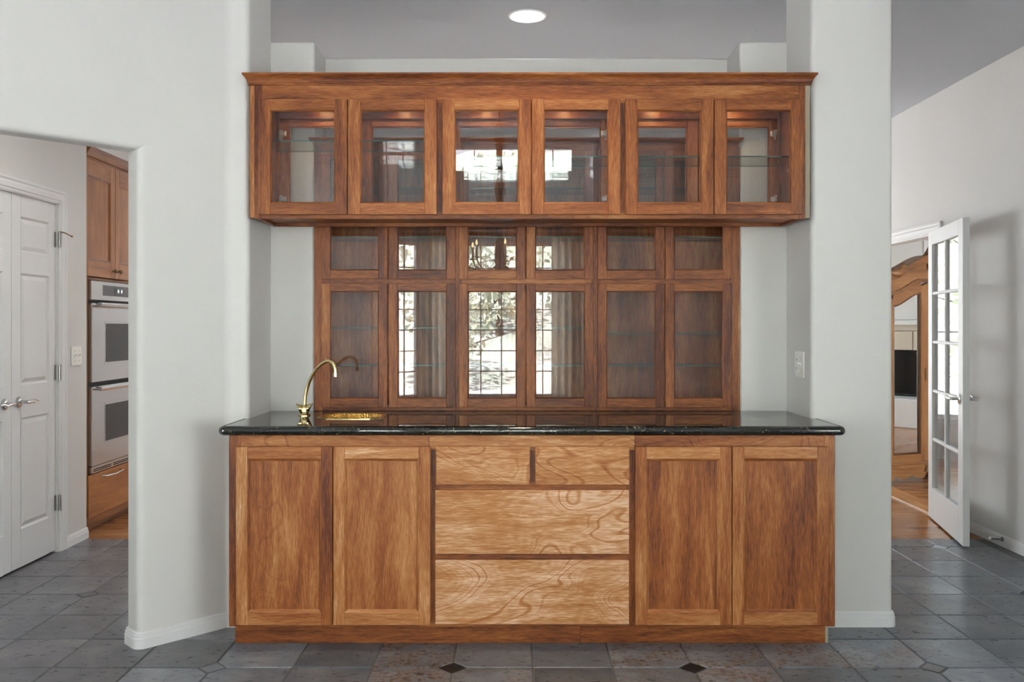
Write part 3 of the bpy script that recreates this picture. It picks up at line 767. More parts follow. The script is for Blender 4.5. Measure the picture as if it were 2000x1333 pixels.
# ---- hutch in the recess
HF = 4.166; HDR = 4.157
hutch = empty('hutch', (.07, 4.29, CT), label='dark red wooden hutch with twelve glass doors standing on the counter in the recess', cat='hutch')
hx = lambda p: PX(p, HF); hz = lambda p: PZ(p, HF); dx = lambda p: PX(p, HDR); dz = lambda p: PZ(p, HDR)
HT = -.09
HZ0, HZ1 = CT + .001, 2.17
for a, b2, t in ((613.5, 630, .05), (1428, 1441.5, .06), (884, 901, -.03), (1155, 1171, -.02)):
    member(hutch, 'frame_stile', hx(a), hx(b2), HZ0, HZ1, HF, HF + .02, 'z', HT + t)
for (a, b2) in ((630, 884), (901, 1155), (1171, 1428)):
    member(hutch, 'middle_rail', hx(a), hx(b2), hz(558), hz(541), HF + .0003, HF + .02, 'x', HT + .04)
    member(hutch, 'bottom_rail', hx(a), hx(b2), HZ0, hz(790), HF + .0003, HF + .02, 'x', HT)
    member(hutch, 'top_rail', hx(a), hx(b2), 2.10, HZ1, HF + .0003, HF + .02, 'x', HT)
member(hutch, 'side_panel', hx(613.5), hx(613.5) + .018, HZ0, HZ1, HF + .02, RB - .004, 'z', HT)
member(hutch, 'side_panel', hx(1441.5) - .018, hx(1441.5), HZ0, HZ1, HF + .02, RB - .004, 'z', HT)
member(hutch, 'scribe_strip', hx(1441.5) + .0006, RR - .0006, HZ0, HZ1 - .01, HF + .006, HF + .02, 'z', .1)
ix0, ix1 = hx(613.5) + .018, hx(1441.5) - .018
for c in (892.5, 1163): member(hutch, 'partition', hx(c) - .009, hx(c) + .009, HZ0, HZ1, HF + .02, RB - .02, 'z', HT - .05)
member(hutch, 'back_panel', ix0, ix1, HZ0, HZ1, RB - .020, RB - .006, 'z', .04)
member(hutch, 'shelf', ix0, ix1, 1.512, 1.530, HF + .022, RB - .02, 'x', HT)
member(hutch, 'bottom_board', ix0, ix1, HZ0, HZ0 + .02, HF + .022, RB - .02, 'x', HT); member(hutch, 'top_board', ix0, ix1, HZ1 - .018, HZ1, HF + .022, RB - .02, 'x', HT)
def gshelf(parent, x0, x1, y0, y1, z):
    q = MB(); q.box(x0, x1, y0, y1, z - .0025, z + .0025); q.mi = [0, 0, 1, 1, 0, 0]; return q.build('glass_shelf', [M_shelfglass, M_shelfedge], parent)
bays = ((ix0, hx(892.5) - .009), (hx(892.5) + .009, hx(1163) - .009), (hx(1163) + .009, ix1))
for bi, (a, b2) in enumerate(bays):
    for z in ((1.30 if bi < 2 else 1.272), 1.12, 1.735, 1.97): gshelf(hutch, a + .001, b2 - .001, HF + .045, RB - .022, z)
HD = [(627, 756.6, .0), (759.4, 889.3, .03), (896.5, 1026.2, .05), (1028.2, 1159, .03), (1167.6, 1298, .0), (1299.8, 1430, .04)]
for a, b2, t in HD:
    tn_ = (HT + t + .03, HT + t, HT + t)
    leaf(hutch, dx(a), dx(b2), dz(796.3), dz(554.4), HDR, HDR + .0085, 17.2 * HDR / F, 14.5 * HDR / F, 17.5 * HDR / F, 'pane', tn_, .005)
    leaf(hutch, dx(a), dx(b2), dz(545.7), 2.14, HDR, HDR + .0085, 17.2 * HDR / F, .042, 17.5 * HDR / F, 'pane', tn_, .005)
CR = [(-.004, 0), (.003, 0), (.003, .006), (.006, .008), (.006, .012), (.010, .015), (.017, .022), (.022, .028), (.022, .034), (-.004, .034)]
q = MB(); x0, x1 = hx(613.5), hx(1441.5)
q.mould([(x0, 4.174), (x0, HF), (x1, HF), (x1, 4.174)], [(o_, HZ1 + h - .004) for o_, h in CR], tone=HT); q.build('cornice', M_wood, hutch, recalc=True, smooth=30)

# ---- hanging cabinet, glazed on both faces
GF, GD, GB = 3.80, 3.78, 4.10
hang = empty('hanging_cabinet', (.077, 3.95, 1.773), label='long hanging wooden cabinet with six glass doors above the counter', cat='cabinet')
gx = lambda p: PX(p, GF); gz = lambda p: PZ(p, GF); ex = lambda p: PX(p, GD); ez = lambda p: PZ(p, GD)
GZ0, GZ1 = 1.773, 2.352; gx0, gx1 = gx(497), gx(1573); UT = .03
member(hang, 'scribe_strip', gx(487.3), gx0 - .0008, GZ0 + .006, GZ1, GF + .004, GF + .03, 'z', .14)
q = MB(); q.box(gx1 + .0008, gx(1582.3), GF + .004, GF + .03, GZ0 + .004, GZ1); q.build('scribe_strip', M_ply, hang, label='raw pale plywood edge')
member(hang, 'frame_stile', gx0, gx(512), GZ0, GZ1, GF, GF + .02, 'z', UT - .12); member(hang, 'frame_stile', gx(1560), gx1, GZ0, GZ1, GF, GF + .02, 'z', UT - .12)
for a, b2 in ((846, 872), (1205, 1230)): member(hang, 'frame_stile', gx(a), gx(b2), gz(419), gz(198), GF + .0005, GF + .02, 'z', UT - .12)
member(hang, 'top_rail', gx(512), gx(1560), gz(202), GZ1, GF + .0003, GF + .02, 'x', UT + .03); member(hang, 'bottom_rail', gx(512), gx(1560), GZ0, gz(414), GF + .0003, GF + .02, 'x', UT - .04)
BX0, BX1 = gx(487.3), gx(1582.3)
member(hang, 'side_panel', gx0, gx0 + .018, GZ0, GZ1, GF + .02, GB - .02, 'z', UT - .08); member(hang, 'side_panel', gx1 - .018, gx1, GZ0, GZ1, GF + .02, GB - .02, 'z', UT - .08)
for c in (858.5, 1217): member(hang, 'partition', gx(c) - .009, gx(c) + .009, 1.806, GZ1 - .02, GF + .02, GB - .02, 'z', UT - .08)
member(hang, 'bottom_panel', gx0 + .018, gx1 - .018, 1.788, 1.806, GF + .02, GB - .02, 'x', UT + .0); member(hang, 'top_panel', gx0 + .018, gx1 - .018, GZ1 - .02, GZ1, GF + .02, GB - .02, 'x', UT - .02)
# back frame and back doors
member(hang, 'frame_stile', gx0, gx(512), GZ0, GZ1, GB - .02, GB, 'z', UT - .1); member(hang, 'frame_stile', gx(1560), gx1, GZ0, GZ1, GB - .02, GB, 'z', UT - .1)
for a, b2 in ((846, 872), (1205, 1230)): member(hang, 'frame_stile', gx(a), gx(b2), gz(419), gz(198), GB - .02, GB - .0005, 'z', UT - .1)
member(hang, 'top_rail', gx(512), gx(1560), gz(202), GZ1, GB - .02, GB - .0003, 'x', UT - .02); member(hang, 'bottom_rail', gx(512), gx(1560), GZ0, gz(414), GB - .02, GB - .0003, 'x', UT - .04)
GDR = [(504.2, 677.4, -.03, -.02), (680, 852.7, .04, .02), (864.4, 1037, .03, .10), (1038.8, 1211.9, .04, .13), (1221.7, 1393.8, -.01, .02), (1395.8, 1568.4, -.02, -.02)]  # lighter centre rails: the glow from above painted into their tone
for i, (a, b2, t, tr_) in enumerate(GDR):
    tn_ = (UT + t + .05, UT + t - .03, UT + tr_)
    leaf(hang, ex(a), ex(b2), ez(419), ez(193.5), GD, GD + .0195, 23.0 * GD / F, 20.5 * GD / F, 22.0 * GD / F, 'pane', tn_, .006)
    leaf(hang, ex(a), ex(b2), ez(419), ez(193.5), GB + .0003, GB + .0195, 23.0 * GD / F, 20.5 * GD / F, 22.0 * GD / F, 'pane', (UT, UT, UT), .006, name='back_door', face=1)
gb = ((gx0 + .018, gx(858.5) - .009, 2.118), (gx(858.5) + .009, gx(1217) - .009, 2.05), (gx(1217) + .009, gx1 - .018, 2.05))
for a, b2, z in gb: gshelf(hang, a + .001, b2 - .001, GF + .035, GB - .03, z)
CRG = [(-.004, 0), (.004, 0), (.004, .006), (.007, .008), (.007, .013), (.009, .014), (.011, .022), (.017, .032), (.023, .038), (.026, .040), (.026, .048), (-.004, .048)]
q = MB(); q.mould([(BX0, 3.828), (BX0, GF), (BX1, GF), (BX1, 3.828)], [(o_, GZ1 + h) for o_, h in CRG], tone=UT - .03); q.build('crown_moulding', M_wood, hang, recalc=True, smooth=30)
q = MB(); q.box(BX0 + .01, BX1 - .01, GF + .005, GB, GZ1, GZ1 + .006); q.build('dust_cover', M_wood, hang)
# concealed hinges on the back doors, shelf pins, puck lamps
def hinge(x, z, s):
    q = MB(); y = GB - .022
    q.box(x - .004, x + .014 * s, y - .006, y, z - .024, z + .024, c=.002); q.box(x + .006 * s, x + .034 * s, y - .026, y - .006, z - .010, z + .016, c=.004)
    q.tube([(x + .01 * s, y - .012, z - .016), (x + .024 * s, y - .026, z - .004)], .005, 8); q.tube([(x + .004 * s, y - .009, z + .018), (x + .004 * s, y - .013, z + .018)], .004, 8)
    q.build('hinge', M_nickel, hang, recalc=True)
for x, s in ((PX(546, 4.07), 1), (PX(1518, 4.07), -1), (PX(1188, 4.07), -1)):
    hinge(x, PZ(263, 4.07), s); hinge(x, PZ(391, 4.07), s)
q = MB()
for x, z in ((gx0 + .018, 2.072), (gx1 - .018, 2.01)):
    s = 1 if x < 0 else -1
    q.tube([(x, 3.95, z), (x + .014 * s, 3.95, z)], .006, 8); q.box(x, x + .006 * s, 3.94, 3.96, z - .012, z + .012, c=.001)
q.build('shelf_pin', M_nickel, hang)
for x in (-.879, -.504, -.12, .246, .664, 1.015):
    q = MB(); q.lathe([(.028, 0), (.032, .004), (.032, .010)], (x, 3.98, GZ1 - .031), 20); o = q.build('puck_lamp', M_nickel, hang)
    q = MB(); q.lathe([(.02, 0), (.022, .002)], (x, 3.98, GZ1 - .0335), 16); q.build('lens', M_puck, o)

# ---- recessed ceiling lamp
def can(x, y, z, name, label):
    e = empty(name, (x, y, z), label=label, cat='ceiling light')
    q = MB(); vs = []; pr = [(.082, .02), (.082, -.0), (.090, -.006), (.098, -.004), (.100, .0)]
    q.lathe(pr, (x, y, z), 40); q.f = [f for f in q.f if len(f) == 4]; q.mi = [0] * len(q.f); q.build('trim_ring', M_trim, e, smooth=40, recalc=True)
    q = MB(); q.lathe([(.081, -.001), (.081, -.003), (.04, -.005)][::-1], (x, y, z), 40); q.build('lens', M_lamp, e)
    return e
can(PX(1030, 4.53), 4.53, LO, 'recessed_light', 'round recessed lamp glowing white in the grey ceiling')

can(.06, 3.12, HI, 'recessed_light', 'round recessed lamp in the high ceiling in front of the cabinets, out of the frame')
sd_ = bpy.data.lights.new('downlight', 'SPOT'); so_ = bpy.data.objects.new('downlight', sd_); COL.objects.link(so_)
so_.location = (.06, 3.12, HI - .03); sd_.energy = 90; sd_.color = (1.0, .70, .38); sd_.spot_size = math.radians(58); sd_.spot_blend = 1.0; sd_.shadow_soft_size = .07
so_.rotation_euler = (math.radians(10), 0, 0)
for hx_, hy_ in ((-1.75, 4.35), (-1.5, 6.4)):  # unseen lamps added to brighten the hall and kitchen
    can(hx_, hy_, LO, 'recessed_light', 'added recessed fill lamp in the %s ceiling, out of the frame' % ('hall' if hy_ < 5 else 'kitchen'))
    pd_ = bpy.data.lights.new('downlight', 'SPOT'); po_ = bpy.data.objects.new('downlight', pd_); COL.objects.link(po_)
    po_.location = (hx_, hy_, LO - .03); pd_.energy = 40; pd_.color = (1.0, .95, .89); pd_.spot_size = math.radians(150); pd_.spot_blend = 1.0; pd_.shadow_soft_size = .08
# ---- switches
def plate(name, c, nrm, wd, ht, toggles, outlet, label):
    """wall plate facing +x (nrm=1) or -x (nrm=-1), centre c"""
    e = empty(name, c, label=label, cat='switch')
    x, y, z = c; s = nrm
    q = MB(); q.box(x, x + .006 * s, y - wd / 2, y + wd / 2, z - ht / 2, z + ht / 2, c=.002); q.build('plate', M_plastic, e)
    for dy in toggles:
        q = MB(); q.box(x + .006 * s, x + .008 * s, y + dy - .006, y + dy + .006, z - .013, z + .013)
        q.prism([(x + .006 * s, z - .004), (x + .022 * s, z + .004), (x + .022 * s, z + .011), (x + .006 * s, z + .007)], y + dy - .004, y + dy + .004, axis='y'); q.build('toggle', M_plastic, e, recalc=True)
    q = MB()
    for dy in toggles:
        for dz_ in (-.03, .03): q.lathe([(.003, 0), (.003, .0075 * s)], (x, y + dy, z + dz_), 8, axis='x')
    q.build('screw', M_chrome, e, recalc=True)
    for dy in outlet:
        for dz_ in (-.02, .02):
            q = MB(); q.lathe([(.0165, 0), (.0165, .0075 * s), (.015, .009 * s)], (x, y + dy, z + dz_), 20, axis='x'); o = q.build('socket', M_plastic, e, recalc=True)
            q = MB()
            for k in (-.005, .005): q.box(x + .009 * s, x + .0095 * s, y + dy + k - .0012, y + dy + k + .0012, z + dz_ - .003, z + dz_ + .006)
            q.build('slot', M_dark, o)
plate('wall_switch', (PR - .0005, 3.975, PZ(712, 3.975)), -1, .118, .116, [-.024], [.024], 'white wall plate with toggle and socket in the alcove right of the hutch')
plate('wall_switch', (HX + .0005, 5.297, PZ(695.5, 5.297)), 1, .118, .114, [-.024, .024], [], 'white double toggle switch on the hall wall beside the closet doors')

# ---- closet doors
def lever(parent, mirror, pos, nrm, along, name='lever_handle', mat=None):
    """lever with rosette: pos on the face, nrm = face normal, along = lever direction"""
    p = Vector(pos); n_ = Vector(nrm).normalized(); a = Vector(along).normalized(); mat = mat or M_chrome
    q = MB(); q.tube([p, p + n_ * .006, p + n_ * .010, p + n_ * .013], [.031, .031, .026, .012], 20)
    q.tube([p + n_ * .010, p + n_ * .050], .010, 12)
    L = [p + n_ * .047 - a * .008, p + n_ * .050 + a * .01, p + n_ * .050 + a * .05, p + n_ * .049 + a * .062 + Vector((0, 0, -.006)), p + n_ * .048 + a * .078 + Vector((0, 0, .004)), p + n_ * .046 + a * .096 + Vector((0, 0, .006)), p + n_ * .045 + a * .112 + Vector((0, 0, .0))]
    q.tube(L, [.010, .010, .0095, .0075, .006, .006, .005], 10)
    return q.build(name, mat, parent, smooth=40, recalc=True)
def closet(idx, y0, y1, hinge_at, label):
    xf, xb = HX - .012, HX - .047; z0, z1 = .012, 2.012
    rows = [(1.707, 1.90), (.99, 1.594), (.215, .814)]; py0, py1 = y0 + .086, y1 - .072
    if hinge_at == y0: py0, py1 = y0 + .072, y1 - .086
    q = MB(); q.box(xb, xf, y0, py0, z0, z1, c=.002); q.box(xb, xf, py1, y1, z0, z1, c=.002)
    for a, b2 in ((z0, .215), (.814, .99), (1.594, 1.707), (1.90, z1)): q.box(xb, xf, py0, py1, a, b2)
    d = q.build('door_%d' % idx, M_trim, kind='structure', label=label)
    for a, b2 in rows:
        q = MB(); lv = [(0, 0), (.010, -.010), (.014, -.010), (.034, -.001), (.036, -.0005)]
        vs = []; fs = []
        for i, (ins, h) in enumerate(lv):
            vs += [(xf + h, py0 + ins, a + ins), (xf + h, py1 - ins, a + ins), (xf + h, py1 - ins, b2 - ins), (xf + h, py0 + ins, b2 - ins)]
        for i in range(len(lv) - 1):
            for j in range(4): fs.append([i * 4 + j, i * 4 + (j + 1) % 4, i * 4 + 4 + (j + 1) % 4, i * 4 + 4 + j])
        fs.append([len(lv) * 4 - 4 + j for j in range(4)]); q.add(vs, fs); q.build('panel', M_trim, d)
    for z in (.285, 1.04, 1.81):
        yy = hinge_at; q = MB(); q.tube([(HX + .010, yy, z - .045), (HX + .010, yy, z + .045)], .0075, 10)
        q.box(HX - .012, HX - .010, yy - .016, yy + .002, z - .044, z + .044); q.tube([(HX + .004, yy, z + .045), (HX + .004, yy, z + .05)], .004, 8)
        q.build('hinge', M_hinge, d)
    return d
ym = 4.638
d1 = closet(1, ym + .002, CY1 - .006, CY1 - .004, 'right white panelled closet door leaf with three nickel hinges')
d2 = closet(2, CY0 + .006, ym - .002, CY0 + .004, 'left white panelled closet door leaf at the photo edge')
zl = PZ(786, 4.70)
lever(d1, 0, (HX - .012, 4.705, zl), (1, 0, 0), (0, 1, 0)); lever(d2, 0, (HX - .012, 4.572, zl), (1, 0, 0), (0, -1, 0))
q = MB(); hy = CY1 - .004; q.tube([(HX + .004, hy, 1.858), (HX + .03, hy + .012, 1.852), (HX + .068, hy + .022, 1.832)], [.0035, .0035, .003], 8); q.tube([(HX + .066, hy + .021, 1.833), (HX + .074, hy + .024, 1.829)], .006, 8)
q.tube([(HX + .02, hy + .008, 1.854), (HX + .022, hy + .028, 1.854)], .004, 8); q.build('hinge_stop', M_bronze, d1)

# ---- double oven in its tall cabinet
OX = -2.66
oc = empty('oven_cabinet', (-2.98, 6.05, 0), label='tall honey coloured kitchen cabinet built round the double oven', cat='cabinet')
OY0, OY1 = 5.47, 6.42
def ob(parent, name, mat, x0, x1, y0, y1, z0, z1, c=.002, **k):
    q = MB(); q.box(x0, x1, y0, y1, z0, z1, c=c, **k); return q.build(name, mat, parent)
ob(oc, 'carcass', M_oak, -3.30, OX, OY0, OY0 + .04, .10, 2.36, grain='z'); ob(oc, 'carcass', M_oak, -3.30, OX, OY1 - .04, OY1, .10, 2.36, grain='z')
ob(oc, 'top', M_oak, -3.30, OX, OY0, OY1, 2.36, 2.375, grain='y'); ob(oc, 'divider', M_oak, -3.30, OX, OY0 + .04, OY1 - .04, 1.602, 1.618, grain='y')
ob(oc, 'back', M_dark, -3.31, -3.28, OY0, OY1, .0, 2.36)
ob(oc, 'toe_kick', M_oak, -3.28, OX - .05, OY0, OY1, .0, .045, grain='y', tone=-.2); ob(oc, 'base_moulding', M_oak, -3.28, OX - .008, OY0, OY1, .045, .10, grain='y', tone=-.12)
q = MB(); q.mould([(OX, OY0), (OX, OY1)], [(o_, 2.362 + h * 1.6) for o_, h in [(-.01, 0), (.004, 0), (.004, .006), (.012, .010), (.020, .022), (.034, .034), (.038, .036), (.038, .045), (-.01, .045)]], tone=-.1); q.build('crown_moulding', M_oak, oc, recalc=True)
def side_leaf(parent, y0, y1, z0, z1, knob_y):
    e = empty('door', (OX + .01, (y0 + y1) / 2, z0), parent=parent); sw = .062
    for a, b2 in ((y0, y0 + sw), (y1 - sw, y1)): ob(e, 'stile', M_oak, OX, OX + .02, a, b2, z0, z1, grain='z', tone=.08)
    for a, b2 in ((z0, z0 + .10), (z1 - .10, z1)): ob(e, 'rail', M_oak, OX, OX + .0197, y0 + sw, y1 - sw, a, b2, grain='y', tone=.08)
    ob(e, 'panel', M_oak, OX + .004, OX + .010, y0 + sw - .005, y1 - sw + .005, z0 + .095, z1 - .095, grain='z', tone=.06)
    q = MB(); q.mould([(y0 + sw, z0 + .1), (y1 - sw, z0 + .1), (y1 - sw, z1 - .1), (y0 + sw, z1 - .1)], [(0, .018), (-.006, .018), (-.014, .012), (-.014, .004), (0, .004)], closed=True, frame=lambda a, b2, h: (OX + h, a, b2), tone=-.15); q.build('moulding', M_oak, e, recalc=True)
    q = MB(); q.lathe([(.010, 0), (.006, .004), (.006, .014), (.014, .018), (.016, .024), (.010, .030)], (OX + .02, knob_y, z0 + .05), 16, axis='x'); q.build('knob', M_bronze, e, smooth=40)
yd = 1716 * 2.65 / (1000 - 222.5)
side_leaf(oc, yd - .44, yd - .002, 1.622, 2.355, yd - .035); side_leaf(oc, yd + .002, yd + .44, 1.622, 2.355, yd + .035)
dr = ob(oc, 'drawer', M_oak, OX, OX + .02, OY0 + .01, OY1 - .01, .105, .372, grain='y', tone=.1)
q = MB(); hy0, hy1 = 1716 * 2.62 / (1000 - 204), 1716 * 2.62 / (1000 - 240); q.tube([(OX + .02, hy0, .345), (OX + .045, hy0 + .012, .343), (OX + .055, (hy0 + hy1) / 2, .338), (OX + .045, hy1 - .012, .343), (OX + .02, hy1, .345)], .006, 10); q.build('handle', M_chrome, dr, smooth=40)
ov = empty('double_oven', (-2.9, 5.9, .376), label='stainless steel double wall oven with two dark windows in the kitchen', cat='oven')
OF = OX + .022; OA, OB = OY0 + .042, OY1 - .042
ob(ov, 'body', M_dark, -3.26, OF - .03, OA + .005, OB - .005, .38, 1.60, c=0)
cp = ob(ov, 'control_panel', M_steel, OF - .03, OF, OA, OB, 1.474, 1.598, c=.003)
dsp = ob(cp, 'display', M_display, OF, OF + .001, 5.665, 6.24, 1.506, 1.574, c=0)
wn_ = ob(dsp, 'screen', M_black, OF + .001, OF + .0016, 5.84, 5.965, 1.522, 1.560, c=0); 
for z0, z1, nm in ((.952, 1.455, 'upper'), (.424, .925, 'lower')):
    dd = ob(ov, 'oven_door', M_steel, OF - .03, OF + .004, OA, OB, z0, z1, c=.004)
    fz0, fz1 = (1.075, 1.325) if nm == 'upper' else (.565, .80)
    ob(dd, 'window_frame', M_steel, OF + .004, OF + .0065, 5.680, 6.28, fz0 - .012, fz1 + .012, c=.001)
    ob(dd, 'window', M_ovenglass, OF + .0065, OF + .008, 5.69, 6.27, fz0, fz1, c=0)
    hz_ = z1 - .012; q = MB(); q.tube([(OF + .045, OA + .02, hz_), (OF + .05, OA + .16, hz_), (OF + .05, OB - .16, hz_), (OF + .045, OB - .02, hz_)], .015, 12)
    for yy in (OA + .06, OB - .06): q.tube([(OF, yy, hz_), (OF + .045, yy, hz_)], .012, 10)
    q.build('handle', M_steel, dd, smooth=40)
vt = ob(ov, 'vent_strip', M_steel, OF - .03, OF, OA, OB, .378, .420, c=.002)
for k in range(3): ob(vt, 'slot', M_dark, OF - .001, OF + .0012, OA + .03 + k * .27, OA + .27 + k * .27, .388, .394, c=0)
for k in range(3): ob(vt, 'slot', M_dark, OF - .001, OF + .0012, OA + .03 + k * .27, OA + .27 + k * .27, .399, .405, c=0)
q = MB()
for yy in (5.875, 5.925): q.box(OF + .0016, OF + .002, yy, yy + .022, 1.530, 1.552)
q.build('digits', M_digits, dsp)

# ---- glazed door standing open on the right
A_, B_ = Vector((2.852, 6.02)), Vector((2.655, 5.175)); u_ = (B_ - A_).normalized(); L_ = (B_ - A_).length
rz = math.atan2(u_.y, u_.x)
fd = empty('door_3', (A_.x, A_.y, 0), rz, kind='structure', label='white french door with ten panes standing open on the right')
# local: x along leaf from hinge to free edge, y = thickness on the wall side (local -y faces the room?)
sgn = 1  # local +y = rotate u by +90deg
nrm_l = Vector((-u_.y, u_.x))
ws = 1 if nrm_l.x > 0 else -1      # side towards the wall
TK = .038 * ws
def lb(name, mat, x0, x1, y0, y1, z0, z1, c=.002, parent=fd):
    q = MB(); q.box(x0, x1, y0, y1, z0, z1, c=c); return q.build(name, mat, parent, local=True)
zb, zt = .010, 1.950
lb('stile', M_trim, 0, .105, 0, TK, zb, zt); lb('stile', M_trim, L_ - .105, L_, 0, TK, zb, zt)
lb('rail', M_trim, .105, L_ - .105, 0, TK, zb, .219); lb('rail', M_trim, .105, L_ - .105, 0, TK, 1.856, zt)
gx_0, gx_1 = .105, L_ - .105; mw = .022; gm = (gx_0 + gx_1) / 2; gh = (1.856 - .219) / 5
lb('muntin', M_trim, gm - mw / 2, gm + mw / 2, TK * .08, TK * .92, .219, 1.856, .005)
for k in range(1, 5): lb('muntin', M_trim, gx_0, gx_1, TK * .1, TK * .9, .219 + k * gh - mw / 2, .219 + k * gh + mw / 2, .005)
for k in range(5):
    for a, b2 in ((gx_0, gm - mw / 2), (gm + mw / 2, gx_1)):
        z0 = .219 + k * gh + (mw / 2 if k else 0); z1 = .219 + (k + 1) * gh - (mw / 2 if k < 4 else 0)
        lb('pane', M_glass, a, b2, TK * .46, TK * .54, z0, z1, 0)
for s_, y_ in ((-ws, 0), (ws, TK)):
    p = Vector((L_ - .062, y_, .875)); q = MB(); n_ = Vector((0, s_, 0)); a = Vector((-1, 0, 0))
    q.tube([p, p + n_ * .006, p + n_ * .011, p + n_ * .013], [.031, .031, .026, .012], 20); q.tube([p + n_ * .010, p + n_ * .055], .010, 12)
    q.tube([p + n_ * .052 - a * .01, p + n_ * .054 + a * .04, p + n_ * .053 + a * .075 + Vector((0, 0, .006)), p + n_ * .050 + a * .105 + Vector((0, 0, .012))], [.010, .010, .008, .006], 10)
    q.build('lever_handle', M_chrome, fd, local=True, smooth=40, recalc=True)
ds = empty('door_stop', (RX - .015, 5.33, .05), label='small nickel door stop with white tip on the right baseboard', cat='door stop')
yd_ = 5.20
q = MB(); q.tube([(RX - .015, yd_, .047), (RX - .022, yd_, .047), (RX - .024, yd_, .047), (RX - .080, yd_ + .01, .050)], [.013, .013, .007, .005], 12); q.build('rod', M_hinge, ds, smooth=40)
q = MB(); q.tube([(RX - .080, yd_ + .01, .050), (RX - .094, yd_ + .012, .0505)], .0075, 12); q.build('tip', M_plastic, ds, smooth=40)

# ---- armoire seen through the right doorway
aa = math.radians(20)
arm = empty('armoire', (3.506, 7.40, 0), aa, label='carved honey brown armoire with arched mirror doors seen through the right doorway', cat='armoire')
def al(q, name, mat, parent=arm, **k): return q.build(name, mat, parent, local=True, **k)
HW = .46
def arch(u):    # height of the mirror's top edge
    t = min(1, max(0, (abs(u) - .088) / .30)); return 1.592 - .112 * (t * t * (3 - 2 * t))
def corn(u):
    t = min(1, abs(u) / HW); return 1.875 - .03 * t - .13 * (t * t * (3 - 2 * t))
q = MB(); q.box(-HW, HW, .03, .45, .10, 1.66, grain='z', tone=-.05); q.box(-HW, HW, .0, .03, .10, .175, grain='x', tone=.0); al(q, 'body', M_fruitwood)
us = [-HW + i * HW / 12 for i in range(25)]
q = MB(); pts = [(u, arch(u) + .095) for u in us] + [(u, corn(u)) for u in us[::-1]]
q.prism(pts, -.008, .06, axis='y', tone=.05); al(q, 'frieze', M_fruitwood, recalc=True)
q = MB(); pts = [(u, arch(u) + .085) for u in us] + [(u, arch(u) + .115) for u in us[::-1]]
q.prism(pts, -.022, .0, axis='y', tone=-.12); pts = [(u, corn(u) - .035) for u in us] + [(u, corn(u) + .02) for u in us[::-1]]
q.prism(pts, -.045, .10, axis='y', tone=-.02); pts = [(u, corn(u) + .02) for u in us] + [(u, corn(u) + .035) for u in us[::-1]]
q.prism(pts, -.06, .10, axis='y', tone=-.08); al(q, 'cornice', M_fruitwood, recalc=True)
for s_ in (-1, 1):
    dd = empty('mirror_door', (3.506, 7.4, 0), aa, parent=arm); WM[dd.name] = wmat(arm)
    a, b2 = sorted((s_ * .004, s_ * (HW - .012)))
    mi, mo = sorted((s_ * .088, s_ * .385))
    q = MB(); vv = [mi + (mo - mi) * i / 12 for i in range(13)]
    q.prism([(a, .175), (mi, .175), (mi, arch(a if s_ < 0 else mi) + .05), (a, arch(a) + .085)], -.012, .03, axis='y', grain='z', tone=.06)
    q.prism([(mo, .175), (b2, .175), (b2, arch(b2) + .085), (mo, arch(mo) + .05)], -.012, .03, axis='y', grain='z', tone=.06)
    q.prism([(mi, .175), (mo, .175), (mo, .238), (mi, .238)], -.012, .03, axis='y', tone=.06)
    q.prism([(v, arch(v)) for v in vv] + [(v, arch(v) + .085) for v in vv[::-1]], -.0125, .03, axis='y', tone=.06)
    o = q.build('frame', M_fruitwood, dd, recalc=True); o.matrix_parent_inverse = Matrix()
    q = MB(); q.prism([(mi, .238), (mo, .238)] + [(v, arch(v)) for v in vv[::-1]], .004, .008, axis='y'); o = q.build('mirror', M_mirror, dd, recalc=True); o.matrix_parent_inverse = Matrix()
    q = MB(); lo = [(mi, .238), (mo, .238)] + [(v, arch(v)) for v in vv[::-1]]; q.mould([Vector(p) for p in lo], [(0, -.014), (-.008, -.018), (-.014, -.010), (-.014, .004), (0, .004)], closed=True, frame=lambda a, b2, h: (a, h, b2), tone=-.2); o = q.build('moulding', M_fruitwood, dd, recalc=True); o.matrix_parent_inverse = Matrix()
# escutcheon, skirt, crest, scrolls
q = MB(); q.prism([(-.045 + .008 * math.cos(t), .90 + (.045 + .01 * math.cos(4 * t)) * math.sin(t)) for t in [i * math.pi / 12 for i in range(24)]], -.017, -.012, axis='y'); al(q, 'escutcheon', M_bronze, recalc=True)
sk = [-HW + i * HW / 16 for i in range(33)]
def skb(u):
    a = abs(u); return .045 + .012 * math.cos(a * 34) * (1 if a < .3 else .4) - (.03 if a > .40 else 0) + (.03 if a < .03 else 0)
q = MB(); q.prism([(u, skb(u)) for u in sk] + [(u, .155) for u in sk[::-1]], -.015, .02, axis='y', tone=.05); q.box(-HW - .015, HW + .015, -.03, .03, .155, .178, c=.006, tone=.08)
q.prism([(-.06, .09), (-.045, .08), (-.03, .13), (-.045, .145)], -.024, -.014, axis='y', tone=-.2); al(q, 'skirt', M_fruitwood, recalc=True)
for s_ in (-1, 1):
    for y_ in (.0, .40):
        q = MB(); q.box(s_ * (HW - .07), s_ * HW, y_, y_ + .05, 0, .10, c=.006, grain='z'); al(q, 'foot', M_fruitwood)
q = MB(); random.seed(3)
for (u, z, r) in ((0, 1.90, .045), (0, 1.955, .032), (0, 2.0, .02), (-.035, 1.91, .03), (.035, 1.91, .03), (-.07, 1.885, .022), (.07, 1.885, .022), (-.02, 1.85, .026), (.02, 1.85, .026), (-.03, 1.945, .016), (.03, 1.945, .016), (0, 1.80, .022)):
    q.lathe([(r * .2, -r * 1.3), (r * .8, -r * .6), (r, 0), (r * .75, r * .7), (r * .15, r * 1.4)], (u, -.03, z), 8, tone=-.22)
